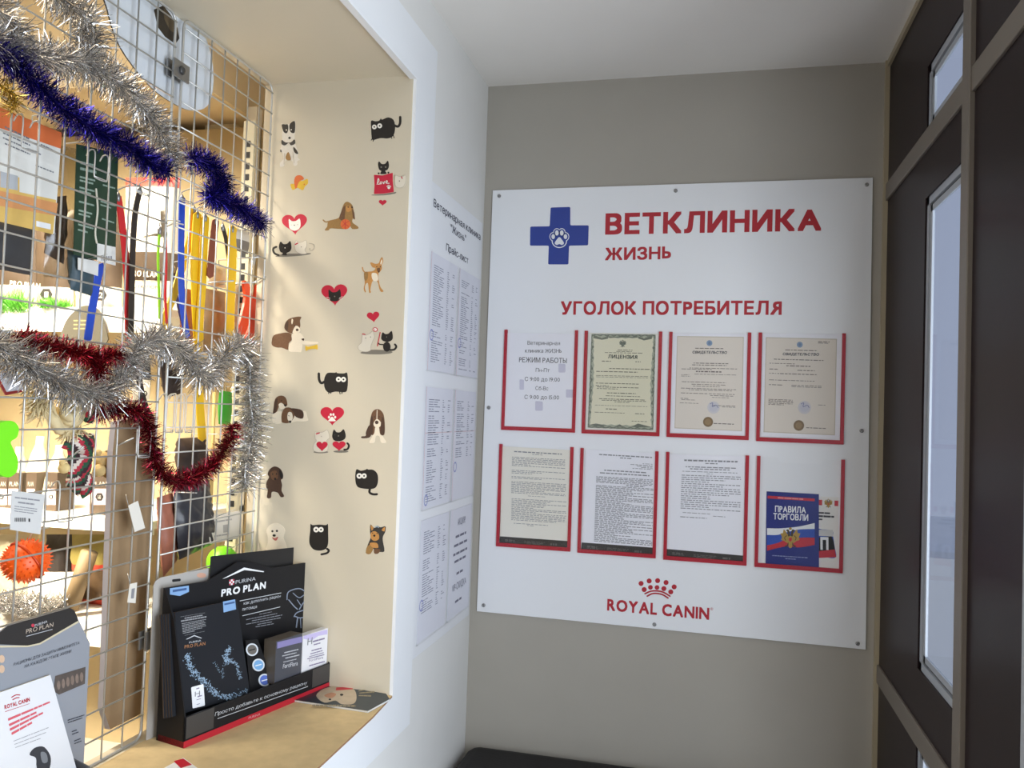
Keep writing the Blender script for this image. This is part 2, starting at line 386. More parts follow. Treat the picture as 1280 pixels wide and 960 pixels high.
rail_m = M('red_pocket_rail', (176, 22, 44), .35); film = clear('clear_pocket_film', (255, 255, 255), .03, .1)
PKT = [[(631.2, 412.4), (723, 413), (718.8, 540.6), (626.9, 537.4)], [(731.3, 413.7), (828, 414.6), (824.4, 545.5), (727.2, 541.5)],
       [(837, 415), (938.9, 416), (936, 550.8), (833, 545.5)], [(948.3, 416), (1057.3, 416.8), (1054, 556), (945, 551)],
       [(624.6, 555), (717, 558.7), (713.5, 689), (620.7, 682.7)], [(726, 559.7), (823.6, 564.4), (819.5, 698), (722, 690)],
       [(832.7, 564.7), (936, 569.3), (933.4, 707), (829.3, 699)], [(945.5, 569.6), (1055, 574.6), (1054, 716.5), (943.7, 708)]]
for q in PKT:
    c = [BD.at(*p) for p in q]
    x0 = (c[0].x + c[3].x) / 2; x1 = (c[1].x + c[2].x) / 2; zt = (c[0].z + c[1].z) / 2; zb = (c[2].z + c[3].z) / 2
    r_ = MB()
    outer = [(x0, zt), (x0, zb), (x1, zb), (x1, zt), (x1 - .0095, zt), (x1 - .0095, zb + .0115), (x0 + .0095, zb + .0115), (x0 + .0095, zt)]
    r_.prism([(x, -.006, z) for x, z in outer], (0, -.006, 0), rail_m)
    ro = r_.build('document_pocket', brd, bev=.0006)
    f_ = MB(); xm = (x0 + x1) / 2
    cov = [(x0 + .004, zt - .002), (x0 + .004, zb + .004), (x1 - .004, zb + .004), (x1 - .004, zt - .002), (x1 - .055, zt - .002), (x1 - .062, zt - .016), (x0 + .062, zt - .016), (x0 + .055, zt - .002)]
    f_.face([(x, -.0122, z) for x, z in cov], film); f_.build('clear_cover', ro)

# sheets in the pockets
paper = M('office_paper', (238, 238, 244), .75); ink = M('grey_ink', (140, 140, 145), .8); ink_b = M('dark_ink', (78, 78, 84), .8)
def wordrows(mb, pl, fr, rows, mat, k=.0004, seed=0, wl=(.02, .075)):
    """rows of unreadable print; fr: corners TL,TR,BR,BL on the photo; row: (v, u0, u1, height)"""
    rnd = random.Random(seed); c = [pl.at(*p, k) for p in fr]
    P_ = lambda u, v: (c[0] * (1 - u) + c[1] * u) * (1 - v) + (c[3] * (1 - u) + c[2] * u) * v
    for v, u0, u1, h in rows:
        u = u0
        while u < u1 - .006:
            l = min(rnd.uniform(*wl), u1 - u)
            mb.face([P_(u, v), P_(u, v + h), P_(u + l, v + h), P_(u + l, v)], mat); u += l + .013
SH = Plane((0, -0.0082, 0), (0, -1, 0))
def sheet(name, label, q, mat=paper, cat='document', group=None, th=.0009):
    b = MB(); plate(b, SH, q, th, mat, -th); return b
def para(v0, v1, u0, u1, step=.0135, h=.0055, seed=0, gaps=()):
    rnd = random.Random(seed); rows = []; v = v0
    while v < v1:
        e = u1 if rnd.random() > .22 else u0 + (u1 - u0) * rnd.uniform(.35, .9)
        if not any(a <= v <= b for a, b in gaps): rows.append((v, u0, e, h))
        v += step
    return rows
c1 = crop(610, 400, 5.333); c2 = crop(820, 400, 5.12); c3 = crop(610, 540, 5.333); c4 = crop(820, 550, 4.74)
# opening hours
b = sheet('', '', [(634, 416), (719, 417.5), (715, 536.5), (630, 533)])
for s_, a, e, h, bo in (('Ветеринарная', (263, 165), (480, 168), 26, 0), ('клиника ЖИЗНЬ', (247, 217), (490, 220), 26, 0), ('РЕЖИМ РАБОТЫ', (207, 281), (525, 288), 34, .004),
                        ('Пн-Пт', (318, 345), (410, 348), 25, 0), ('С 9:00 до 19:00', (245, 406), (478, 411), 27, 0), ('Сб-Вс', (316, 466), (402, 469), 25, 0), ('С 9:00 до 15:00', (243, 526), (473, 530), 27, 0)):
    text(b, SH, s_, c1(*a), c1(*e), h / 5.333, M('hours_ink', (70, 70, 74)), .0004, bo)
lil = M('pale_lilac_print', (206, 204, 220), .8)
for (x, y, a, c) in ((470, 290, 46, 60), (520, 462, 50, 55), (315, 540, 50, 65), (210, 395, 30, 70)):
    flat(b, SH, [c1(*p) for p in rounded([(x, y), (x + a, y + 3), (x + a, y + c), (x, y + c)], 8)], lil, .0002)
tag(b.build('document'), 'white opening-hours sheet with large black type in the first pocket of the top row', 'document', 'documents on the notice board')
# licence
cream_p = M('cream_certificate', (224, 219, 192), .7); orn = M('ornament_ink', (112, 118, 104), .7); orn2 = M('ornament_pale_ink', (168, 172, 152), .7)
q = [(690, 92), (1118, 97), (1102, 735), (664, 718)]; qq = [c1(*p) for p in q]
b = sheet('', '', [c1(*p) for p in ((668, 84), (1138, 90), (1124, 748), (648, 732))], M('certificate_white', (226, 226, 218), .75))
flat(b, SH, qq, cream_p, .0002)
def ring(mb, pl, qd, amp, wd, cnt, mat, k, ph=0):
    c = [V(p + (0,)) for p in qd]; pts = []; ctr = sum(c, V((0, 0, 0))) / 4
    for i in range(4):
        a, e = c[i], c[(i + 1) % 4]; n_ = cnt[i % 2]
        for j in range(n_ * 4):
            t = j / (n_ * 4); p = a.lerp(e, t); d_ = (ctr - p).normalized()
            s = amp * math.sin(math.pi * 2 * j / 4 + ph); pts.append((p + d_ * (s + amp), p + d_ * (s + amp + wd)))
    for i in range(len(pts)):
        o1, i1 = pts[i]; o2, i2 = pts[(i + 1) % len(pts)]
        flat(mb, pl, [(o1.x, o1.y), (o2.x, o2.y), (i2.x, i2.y), (i1.x, i1.y)], mat, k)
ring(b, SH, qq, .6, 4.4, (8, 12), orn2, .0003); ring(b, SH, qq, .9, 1.5, (9, 14), orn, .0004, 1.0); ring(b, SH, qq, .2, .9, (10, 16), orn, .00045, 2.0)
for i_ in range(15):
    for sd in (0, 1):
        e_ = (q[0], q[3]) if sd == 0 else (q[1], q[2]); t_k = .08 + i_ * .058; flat(b, SH, [c1(*p) for p in circ(e_[0][0] + (e_[1][0] - e_[0][0]) * t_k + (14 if sd == 0 else -14), e_[0][1] + (e_[1][1] - e_[0][1]) * t_k, 6, 9, 10)], orn if i_ % 2 else orn2, .00048)
for pts in ([(702, 100), (760, 120), (805, 105), (800, 125), (760, 132), (705, 122)], [(805, 108), (850, 112), (900, 104), (960, 112), (998, 106), (995, 118), (900, 116), (806, 120)], [(1000, 108), (1040, 122), (1095, 104), (1092, 126), (1040, 136), (1002, 124)],
            [(850, 712), (878, 695), (905, 712)], [(955, 712), (1000, 690), (1095, 715), (1000, 716)], [(668, 700), (720, 690), (800, 705), (740, 710)]):
    flat(b, SH, [c1(*p) for p in pts], orn, .0005)
def crest(mb, pl, f, cx, cy, s, mats, k):     # small two-headed coat of arms in silhouette
    A, B_, C_ = mats
    for sg in (-1, 1):
        flat(mb, pl, [f(cx + sg * x * s, cy + y * s) for x, y in sm([(.1, -.1), (.35, -.5), (.62, -.85), (.72, -.5), (.95, -.45), (.8, -.1), (.88, .15), (.6, .25), (.3, .45), (.1, .3)], 3)][::sg], A, k)
        flat(mb, pl, [f(cx + sg * x * s, cy + y * s) for x, y in sm([(.02, -.2), (.08, -.6), (.2, -.85), (.42, -.75), (.28, -.62), (.22, -.2)], 3)][::sg], B_, k + .0001)
        flat(mb, pl, [f(cx + sg * x * s, cy + y * s) for x, y in stroke([(.1, .35), (.3, .7), (.5, .78)], .14)], B_, k + .0001)
        flat(mb, pl, [f(cx + sg * x * s, cy + y * s) for x, y in stroke([(.35, -.25), (.55, -.05), (.45, .2)], .07)], B_, k + .0001)
    flat(mb, pl, [f(cx + x * s, cy + y * s) for x, y in sm([(-.16, -.15), (.16, -.15), (.18, .5), (.12, .9), (-.12, .9), (-.18, .5)], 3)], A, k + .00015)
    flat(mb, pl, [f(cx + x * s, cy + y * s) for x, y in circ(0, -.92, .14, .12)], A, k + .0001)
    flat(mb, pl, [f(cx + x * s, cy + y * s) for x, y in [(-.14, -.05), (.14, -.05), (.14, .2), (0, .34), (-.14, .2)]], C_, k + .0002)
crest(b, SH, c1, 898, 158, 25, (orn, M('crest_ink', (70, 76, 66), .7), orn), .0004)
text(b, SH, 'ЛИЦЕНЗИЯ', c1(800, 255), c1(995, 260), 25 / 5.333, M('crest_ink', (70, 76, 66)), .0005, .03)
W1 = [(.165, .42, .65, .006), (.18, .40, .64, .006), (.195, .22, .82, .006), (.285, .18, .32, .008), (.285, .70, .78, .008), (.362, .3, .92, .008), (.395, .1, .74, .008), (.44, .1, .9, .005), (.455, .1, .9, .004), (.52, .1, .76, .007), (.545, .1, .3, .006), (.56, .12, .76, .007), (.578, .12, .45, .006), (.62, .28, .72, .008), (.652, .26, .8, .006), (.685, .16, .86, .007), (.70, .2, .88, .006), (.715, .4, .64, .006), (.755, .1, .9, .004), (.79, .27, .44, .008), (.83, .1, .56, .005), (.83, .72, .86, .007), (.91, .67, .9, .006)]
wordrows(b, SH, qq, W1, M('licence_ink', (104, 102, 84), .8), .0005, 2)
tag(b.build('document'), 'cream licence certificate with dark ornate border in the second pocket of the top row', 'document', 'documents on the notice board')
# two beige certificates
beige = M('beige_certificate', (226, 217, 205), .75); gold = M('gold_seal', (128, 104, 70), .45, noise=.2, scale=900); stamp = M('stamp_blue', (168, 174, 200), .8); em_b = M('emblem_blue', (138, 160, 186), .8)
beige2 = M('beige_certificate_edge', (204, 194, 176), .75)
for q, em, tb, te, sl, st, rows, lab, back in (
    ([(135, 103), (562, 108), (550, 712), (118, 693)], (342, 148), (232, 214), (453, 217), (333, 652, 32), (368, 560, 40),
     [(.125, .28, .7, .008), (.285, .26, .78, .008), (.305, .24, .76, .008), (.34, .2, .92, .006), (.352, .08, .55, .006), (.372, .3, .68, .013), (.405, .28, .9, .005), (.415, .08, .2, .005), (.43, .08, .22, .005), (.49, .09, .75, .006), (.515, .24, .75, .006), (.535, .26, .66, .006), (.56, .08, .9, .006), (.575, .2, .84, .006), (.612, .08, .48, .006), (.612, .5, .9, .006), (.63, .52, .88, .006), (.65, .55, .8, .005), (.67, .08, .2, .006), (.685, .09, .3, .005), (.72, .07, .35, .005), (.735, .56, .9, .006), (.748, .7, .9, .005), (.925, .58, .88, .009)],
     'beige certificate with gold seal in the third pocket of the top row', [(105, 84), (588, 90), (575, 752), (90, 735)]),
    ([(703, 110), (1158, 121), (1145, 738), (688, 718)], (920, 158), (810, 226), (1042, 229), (914, 675, 34), (950, 560, 42),
     [(.03, .74, .9, .008), (.045, .74, .88, .006), (.125, .28, .72, .008), (.225, .12, .82, .008), (.27, .06, .42, .006), (.29, .3, .64, .009), (.33, .06, .18, .008), (.335, .46, .7, .008), (.375, .06, .16, .006), (.375, .18, .74, .008), (.445, .06, .7, .006), (.495, .06, .26, .007), (.495, .38, .8, .006), (.51, .38, .8, .005), (.65, .06, .4, .006), (.663, .06, .41, .006), (.676, .06, .41, .006), (.69, .06, .4, .006), (.703, .06, .28, .006), (.69, .76, .86, .005), (.93, .6, .88, .008)],
     'beige certificate with gold seal and few lines in the fourth pocket of the top row', [(682, 86), (1192, 92), (1175, 770), (668, 748)])):
    b = sheet('', '', [c2(*p) for p in back]); qq = [c2(*p) for p in q]
    flat(b, SH, qq, beige2, .0002); cx = sum(p[0] for p in qq) / 4; cy = sum(p[1] for p in qq) / 4
    flat(b, SH, [(cx + (x - cx) * .975, cy + (y - cy) * .982) for x, y in qq], beige, .0003)
    flat(b, SH, [c2(*p) for p in circ(em[0], em[1], 19, 19)], em_b, .0004); flat(b, SH, [c2(*p) for p in circ(em[0], em[1], 9, 11)], M('emblem_core', (112, 134, 164)), .0005)
    text(b, SH, 'СВИДЕТЕЛЬСТВО', c2(*tb), c2(*te), 17 / 5.12, ink_b, .0005, .03, .2)
    wordrows(b, SH, qq, rows, M('certificate_ink', (120, 110, 104), .8), .0005, 5)
    for r_, kk, mm in ((st[2], .0004, M('stamp_wash', (208, 204, 206), .8)), (st[2] * .7, .00045, M('stamp_wash2', (200, 198, 206), .8))): flat(b, SH, [c2(*p) for p in circ(st[0], st[1], r_)], mm, kk)
    flat(b, SH, [c2(*p) for p in stroke([(st[0] - 22, st[1] - 22), (st[0] - 5, st[1] - 30), (st[0] - 8, st[1] - 5), (st[0] + 18, st[1] - 14), (st[0] + 30, st[1] + 2)], 3)], M('signature_blue', (84, 96, 150), .8), .0006)
    flat(b, SH, [c2(*p) for p in circ(sl[0], sl[1], sl[2], n=30)], gold, .0005); flat(b, SH, [c2(*p) for p in circ(sl[0], sl[1], sl[2] * .62, n=24)], M('gold_seal_core', (150, 124, 88), .5), .0006)
    tag(b.build('document'), lab, 'document', 'documents on the notice board')
# printed rule sheets
band = M('dark_footer_band', (46, 42, 40), .5); tan = M('footer_tan', (150, 122, 82), .6)
for f, q, bq, rows, lab, sd, pm in (
    (c3, [(95, 95), (548, 120), (536, 728), (80, 697)], [(80, 695), (536, 727), (533, 776), (76, 742)],
     [(.045, .18, .88, .012), (.07, .45, .6, .006)] + para(.11, .21, .15, .93, .0155, .006, 3) + para(.255, .30, .15, .93, .0155, .006, 4) + para(.325, .35, .15, .93, .0155, .006, 4) + para(.38, .51, .15, .95, .0155, .006, 5) + [(.53, .4, .65, .005)] + para(.57, .81, .16, .96, .0155, .006, 7) + [(.84, .2, .7, .006), (.855, .4, .5, .006)],
     'yellowish printed sheet of close text, first pocket of the bottom row', 11, M('yellowed_paper', (234, 230, 218), .75)),
    (c3, [(650, 116), (1118, 142), (1104, 775), (626, 738)], [(625, 736), (1104, 771), (1101, 828), (620, 790)],
     [(.04, .2, .95, .012), (.065, .5, .66, .01), (.115, .82, .96, .005), (.13, .65, .96, .006), (.143, .74, .96, .006), (.156, .8, .96, .006), (.17, .68, .96, .006), (.205, .28, .88, .012), (.235, .22, .92, .012)] + para(.28, .35, .17, .97, .0145, .0075, 3) + [(.355, .6, .86, .011)] + para(.375, .97, .17, .98, .0148, .0075, 9),
     'printed sheet crowded with text, second pocket of the bottom row', 12, paper),
    (c4, [(80, 85), (530, 96), (516, 685), (62, 648)], [(62, 645), (516, 685), (514, 727), (60, 690)],
     [(.05, .2, .9, .016), (.08, .48, .64, .01), (.12, .22, .88, .01), (.14, .28, .8, .01), (.17, .18, .9, .006), (.19, .5, .58, .005)] + para(.21, .56, .17, .95, .0215, .008, 8) + [(.6, .2, .56, .006), (.62, .6, .76, .006), (.645, .17, .52, .008)],
     'white printed sheet blank in its lower half, third pocket of the bottom row', 13, paper)):
    qq = [f(*p) for p in q]; b = sheet('', '', qq, pm); bb = [f(*p) for p in bq]
    plate(b, SH, bb, .0005, band, -.0004)
    wordrows(b, SH, qq, rows, ink, .0004, sd)
    wordrows(b, SH, bb, [(.35, .08, .22, .2), (.6, .08, .24, .1), (.4, .36, .66, .1), (.58, .36, .64, .1), (.75, .4, .6, .1), (.45, .74, .84, .3)], M('footer_grey', (96, 92, 88), .6), .0004, sd)
    tag(b.build('document'), lab, 'document', 'documents on the notice board')
# two booklets in the last pocket
navy = M('navy_cover', (30, 42, 124), .3, noise=.12, scale=30, spec=.5); flag_red = M('flag_red', (196, 36, 52), .4); flag_blue = M('flag_blue', (36, 78, 176), .4); gold_p = M('gold_print', (176, 142, 62), .45)
BK = Plane((0, -0.0088, 0), (0, -1, 0)); BW = Plane((0, -0.0072, 0), (0, -1, 0))
b = MB(); plate(b, BW, [c4(*p) for p in ((800, 325), (1082, 340), (1076, 772), (795, 752))], .0012, M('white_booklet_cover', (232, 230, 226), .4), -.0012)
flat(b, BW, [c4(*p) for p in ((800, 345), (1080, 360), (1079, 392), (799, 377))], flag_red, .0003); flat(b, BW, [c4(*p) for p in ((985, 350), (1058, 354), (1057, 395), (984, 391))], M('white_booklet_cover', (232, 230, 226)), .0004)
crest(b, BW, c4, 1021, 376, 27, (gold_p, M('crest_dark', (74, 62, 40), .6), flag_red), .0006)
wordrows(b, BW, [c4(*p) for p in ((870, 420), (1060, 430), (1058, 480), (868, 470))], [(.02, .5, .85, .2), (.4, .45, .98, .22), (.8, .5, .62, .18)], ink_b, .0004, 3, (.12, .3))
flat(b, BW, [c4(*p) for p in sm([(930, 535), (985, 530), (1045, 538), (1050, 575), (1060, 640), (1068, 690), (1040, 700), (990, 690), (930, 695)], 4)], flag_blue, .0003)
flat(b, BW, [c4(*p) for p in ((930, 532), (1048, 532), (1050, 572), (930, 566))], M('booklet_grey', (206, 206, 206)), .0004)
flat(b, BW, [c4(*p) for p in ((930, 580), (1040, 570), (1052, 600), (1060, 650), (930, 662))], dark, .0004); flat(b, BW, [c4(*p) for p in ((930, 662), (1060, 648), (1068, 694), (930, 700))], flag_red, .0005)
text(b, BW, 'П', c4(974, 650), c4(1022, 652), 76 / 4.74, white_print, .0008, .05)
tag(b.build('booklet'), 'white booklet half hidden behind the blue booklet on the notice board', 'booklet')
b = MB(); plate(b, BK, [c4(*p) for p in ((655, 304), (965, 321), (966, 764), (649, 742))], .0016, navy, -.0016, white_print)
flat(b, BK, [c4(*p) for p in ((662, 330), (940, 347), (940, 363), (661, 346))], flag_red, .0003)
wordrows(b, BK, [c4(*p) for p in ((662, 330), (940, 347), (940, 363), (661, 346))], [(.3, .22, .76, .4)], M('pink_print', (226, 150, 150)), .0004, 3, (.1, .2))
text(b, BK, 'ПРАВИЛА', c4(705, 426), c4(888, 434), 38 / 4.74, white_print, .0004, .025); text(b, BK, 'ТОРГОВЛИ', c4(695, 470), c4(902, 479), 38 / 4.74, white_print, .0004, .025)
flat(b, BK, [c4(*p) for p in smo([(658, 522), (720, 524), (780, 520), (850, 512), (940, 492)]) + smo([(940, 527), (850, 530), (780, 545), (720, 562), (658, 562)])], white_print, .0003)
flat(b, BK, [c4(*p) for p in smo([(658, 562), (720, 562), (780, 545), (850, 530), (940, 527)]) + smo([(940, 580), (850, 580), (780, 585), (720, 610), (658, 624)])], flag_blue, .0003)
flat(b, BK, [c4(*p) for p in smo([(658, 624), (720, 610), (780, 585), (850, 578), (940, 578)]) + smo([(940, 622), (850, 636), (780, 630), (720, 640), (658, 656)])], flag_red, .0003)
crest(b, BK, c4, 796, 582, 62, (gold_p, M('crest_dark', (74, 62, 40)), flag_red), .0006)
wordrows(b, BK, [c4(*p) for p in ((662, 680), (940, 698), (940, 720), (661, 702))], [(.0, .1, .85, .22), (.6, .38, .6, .22)], M('pale_blue_print', (150, 160, 200)), .0004, 3)
tag(b.build('booklet'), 'blue trade rules booklet with flag and gold crest on the notice board', 'booklet')

# ------------------------------------------------------------------ price list panel on the left wall
PP = Plane((0.006, 0, 0), (1, 0, 0))
pl_ = thing('price_list_panel', 'tall white price list panel with six pockets on the left wall', 'price list', (0.003, -.27, .875))
pb = MB(); pb.box(0.0005, .006, -.524, -.032, .872, 2.076, board_m); pb.build('panel', pl_, bev=.0006)
c5 = crop(510, 220, 4.0); t_ = MB(); nv = M('dark_navy_print', (40, 40, 66), .6)
text(t_, PP, 'Ветеринарная клиника', c5(127, 152), c5(361, 322), 42 / 4, nv, bold=.008); t_.build('title_lettering', pl_); t_ = MB()
text(t_, PP, '"Жизнь"', c5(212, 277), c5(288, 333), 40 / 4, nv, bold=.006); t_.build('name_lettering', pl_); t_ = MB(); text(t_, PP, 'Прайс-лист', c5(190, 372), c5(300, 440), 38 / 4, nv, bold=.006)
t_.build('price_lettering', pl_)
lav = M('lavender_paper', (226, 227, 236), .6); lavl = M('price_ink', (140, 142, 160), .8); pale_red = M('pink_edge', (222, 200, 205), .6)
names = [('first page of the price list, upper left pocket on the left wall', 'second page of the price list, upper right pocket on the left wall'),
         ('price list page with pink margin, middle left pocket on the left wall', 'price list page with round stamp, middle right pocket on the left wall'),
         ('price list page short of lines, lower left pocket on the left wall', 'promotion page with large type, lower right pocket on the left wall')]
zr = [(1.902, 1.592), (1.556, 1.237), (1.216, .900)]
ycol = [(-.500, -.268), (-.256, -.040)]
SP = Plane((0.0078, 0, 0), (1, 0, 0))
for r_ in range(3):
    for c_ in range(2):
        z1, z0 = zr[r_]; y0, y1 = ycol[c_]
        k_ = MB(); ym = (y0 + y1) / 2
        k_.face([(.0095, y, z) for y, z in ((y0, z1), (y0, z0), (y1, z0), (y1, z1), (ym + .03, z1), (ym + .024, z1 - .022), (ym - .024, z1 - .022), (ym - .03, z1))][::-1], film)
        for yy in (y0, y1): k_.box(.0062, .0102, yy - .0015, yy + .0015, z0, z1, film)
        k_.box(.0062, .0102, y0, y1, z0 - .0015, z0 + .0015, film); k_.build('clear_pocket', pl_)
        s_ = MB(); a, e, t, o = y0 + .004, y1 - .004, z1 - .004, z0 + .003
        s_.prism([(.0066, a, o), (.0066, e, o), (.0066, e, t), (.0066, a, t)], (.0010, 0, 0), lav)
        rnd = random.Random(r_ * 2 + c_); n_ = 44
        def put(u0, u1, v0, v1, mt, x=.0078):
            s_.face([(x, a + (e - a) * u0, t - (t - o) * v1), (x, a + (e - a) * u1, t - (t - o) * v1), (x, a + (e - a) * u1, t - (t - o) * v0), (x, a + (e - a) * u0, t - (t - o) * v0)], mt)
        if (r_, c_) != (2, 1):
            for i in range(n_):
                v = .10 + i * .0195
                if v > (.93, .98, .95, .62, .78, 0)[r_ * 2 + c_]: break
                if rnd.random() < .1: continue
                l = rnd.uniform(.16, .4); put(.1, .1 + l * .5, v, v + .007, lavl); put(.12 + l * .5, .1 + l, v, v + .007, lavl); put(.6, .6 + rnd.uniform(.03, .1), v, v + .007, lavl)
                if rnd.random() < .6: put(.8, .8 + rnd.uniform(.04, .12), v, v + .007, lavl)
            if r_ < 2: put(.0, .02, 0, 1, pale_red, .0077)
            if r_ == 1: put(.0, 1, .375, .383, pale_red); 
            ring_c = (.12, .93) if r_ == 1 and c_ == 0 else (.1, .7)
            pts = [(y, z) for y, z in circ(a + (e - a) * ring_c[0], t - (t - o) * ring_c[1], .015)]
            pi = [(y, z) for y, z in circ(a + (e - a) * ring_c[0], t - (t - o) * ring_c[1], .011)]
            for i in range(18): s_.face([(.0079,) + pts[i], (.0079,) + pts[(i + 1) % 18], (.0079,) + pi[(i + 1) % 18], (.0079,) + pi[i]], M('stamp_violet', (150, 156, 205), .8))
        else:
            for v, wd in ((.25, .5), (.33, .62), (.41, .66), (.48, .54), (.60, .3), (.86, .34)):
                u = .5 - wd / 2
                while u < .5 + wd / 2 - .02:
                    l = min(rnd.uniform(.1, .22), .5 + wd / 2 - u); put(u, u + l, v, v + .022, M('promo_ink', (110, 110, 130), .8)); u += l + .03
            for body, v, wd in (('АКЦИЯ!', .16, .36), ('VIP-СКИДКА', .76, .66)):
                vs, fs = glyphs(body, 0); x0 = min(p[0] for p in vs); x1 = max(p[0] for p in vs)
                s_.add([(.008, a + (e - a) * (.5 - wd / 2 + wd * (x - x0) / (x1 - x0)), t - (t - o) * v + y * .028) for x, y in vs], fs, M('promo_ink', (110, 110, 130)))
        tag(s_.build('document'), names[r_][c_], 'document', 'price list pages on the left wall')

# ------------------------------------------------------------------ bench under the notice board
bl = M('black_upholstery', (26, 24, 25), .7, bump=.3, scale=120)
bn = thing('bench', 'black upholstered bench along the end wall below the notice board', 'bench', (.56, -.22, 0))
def rbox(x0, x1, y0, y1, z0, z1, mat, name, par, r): b = MB(); b.box(x0, x1, y0, y1, z0, z1, mat); return b.build(name, par, bev=r, seg=4)
rbox(.012, 1.12, -.44, -.004, .34, .484, bl, 'seat_cushion', bn, .045)
rbox(.02, 1.11, -.42, -.01, .12, .34, bl, 'bench_base', bn, .01)
for x in (.05, 1.06):
    for y in (-.39, -.05): b = MB(); b.tube([(x, y, 0), (x, y, .12)], .018, steel, 10); b.build('leg', bn)

# ------------------------------------------------------------------ stickers on the reveal
RV = Plane((0, -0.662, 0), (0, -1, 0))
kA, kB, kC, kD = crop(320, 130, 5.818), crop(320, 280, 5.818), crop(320, 430, 5.818), crop(320, 560, 5.818)
s_blk = M('sticker_black', (36, 33, 31), .5); s_wht = M('sticker_white', (246, 242, 232), .5); s_red = M('sticker_red', (200, 34, 62), .5); s_grey = M('sticker_shadow_grey', (128, 122, 110), .6)
s_dk = M('sticker_charcoal', (58, 56, 54), .5); s_pale = M('sticker_outline', (186, 176, 160), .6); s_br = M('sticker_brown', (112, 80, 56), .6, noise=.3, scale=250); s_tan = M('sticker_tan', (160, 122, 70), .6, noise=.25, scale=250)
s_dbr = M('sticker_dark_brown', (78, 56, 44), .6, noise=.3, scale=250); s_fawn = M('sticker_fawn', (198, 142, 78), .6, noise=.2, scale=250); s_crm = M('sticker_cream', (240, 228, 205), .6, noise=.06, scale=200); s_or = M('sticker_orange', (222, 112, 58), .6); s_yel = M('sticker_yellow', (226, 186, 60), .6)
s_husk = M('sticker_husky_white', (226, 220, 208), .6, noise=.1, scale=200)
def sticker(f, layers, label, grp='pet stickers on the window reveal'):
    b = MB()
    for i, L in enumerate(layers):
        pts, mat = L[0], L[1]; pts = [f(*p) for p in pts]
        area2 = sum(pts[j - 1][0] * pts[j][1] - pts[j][0] * pts[j - 1][1] for j in range(len(pts)))
        if area2 < 0: pts = pts[::-1]
        P = [RV.at(x, y, .0004 + i * .00012) for x, y in pts][::-1]
        if len(L) > 2: b.prism([RV.at(x, y, 0) for x, y in pts][::-1], RV.n * (.0004 + i * .00012), mat)
        else: b.face(P, mat)
    return tag(b.build('sticker'), label, 'sticker', grp)
def eyes(*c): 
    o = []
    for x, y, r in c: o += [(circ(x, y, r), s_wht), (circ(x, y, r * .34), s_blk)]
    return o
def outl(pts, wd=3.0): return [(sm(pts, 3), M('sticker_offwhite', (226, 218, 200), .5), 1), (stroke(list(pts) + [pts[0]], wd, 3), s_pale)]
sticker(kA, [(sm([(185, 140), (208, 155), (232, 148), (255, 140), (285, 122), (287, 190), (280, 240), (287, 290), (305, 350), (305, 390), (320, 406), (300, 415), (300, 442), (275, 448), (262, 412), (212, 412), (205, 450), (177, 456), (175, 430), (198, 400), (190, 350), (178, 335), (185, 300), (192, 280), (190, 220), (195, 185)], 3), s_husk, 1),
    (sm([(188, 150), (215, 150), (232, 150), (236, 180), (226, 212), (206, 208), (196, 190)], 3), s_blk), (sm([(248, 145), (283, 125), (285, 190), (276, 212), (254, 206), (244, 180)], 3), s_blk), (circ(245, 247, 9), s_blk),
    (circ(222, 190, 5), s_husk), (circ(258, 188, 5), s_husk), (sm([(190, 262), (215, 280), (255, 280), (281, 258), (286, 288), (256, 302), (240, 284), (212, 302), (188, 292)], 3), s_dk), (sm([(275, 313), (300, 340), (307, 364), (287, 358), (276, 340)], 3), s_blk), (stroke([(182, 335), (184, 350)], 8), s_dk),
    (sm([(238, 350), (256, 405), (226, 408), (218, 385)], 3), s_tan), (stroke([(210, 360), (206, 440)], 3), s_pale), (stroke([(270, 350), (280, 430)], 3), s_pale)], 'sticker of a sitting black and white husky puppy, top left of the reveal')
sticker(kA, [(sm([(838, 122), (868, 126), (896, 122), (908, 105), (918, 114), (960, 98), (1000, 115), (1012, 170), (1000, 228), (960, 250), (905, 248), (850, 262), (841, 235), (838, 180)], 3), s_blk, 1), (stroke([(1005, 155), (1032, 164), (1048, 140), (1049, 92)], 17), s_blk, 1)]
    + [(stroke(p, 5), s_blk, 1) for p in ([(847, 250), (838, 264)], [(859, 254), (852, 272)], [(984, 238), (988, 252)], [(1000, 230), (1006, 247)])] + eyes((862, 168, 17), (901, 160, 18)), 'black square cat sticker with raised tail, top right of the reveal')
sticker(kA, [(sm([(253, 582), (280, 580), (300, 560), (340, 560), (374, 545), (378, 578), (356, 600), (340, 628), (302, 610), (270, 626), (255, 605)], 3), s_yel, 1), (sm([(278, 565), (290, 526), (326, 519), (350, 545), (314, 566), (296, 612), (285, 610)], 3), s_or), (circ(352, 585, 5), s_or)], 'small yellow and orange sticker under the husky puppy')
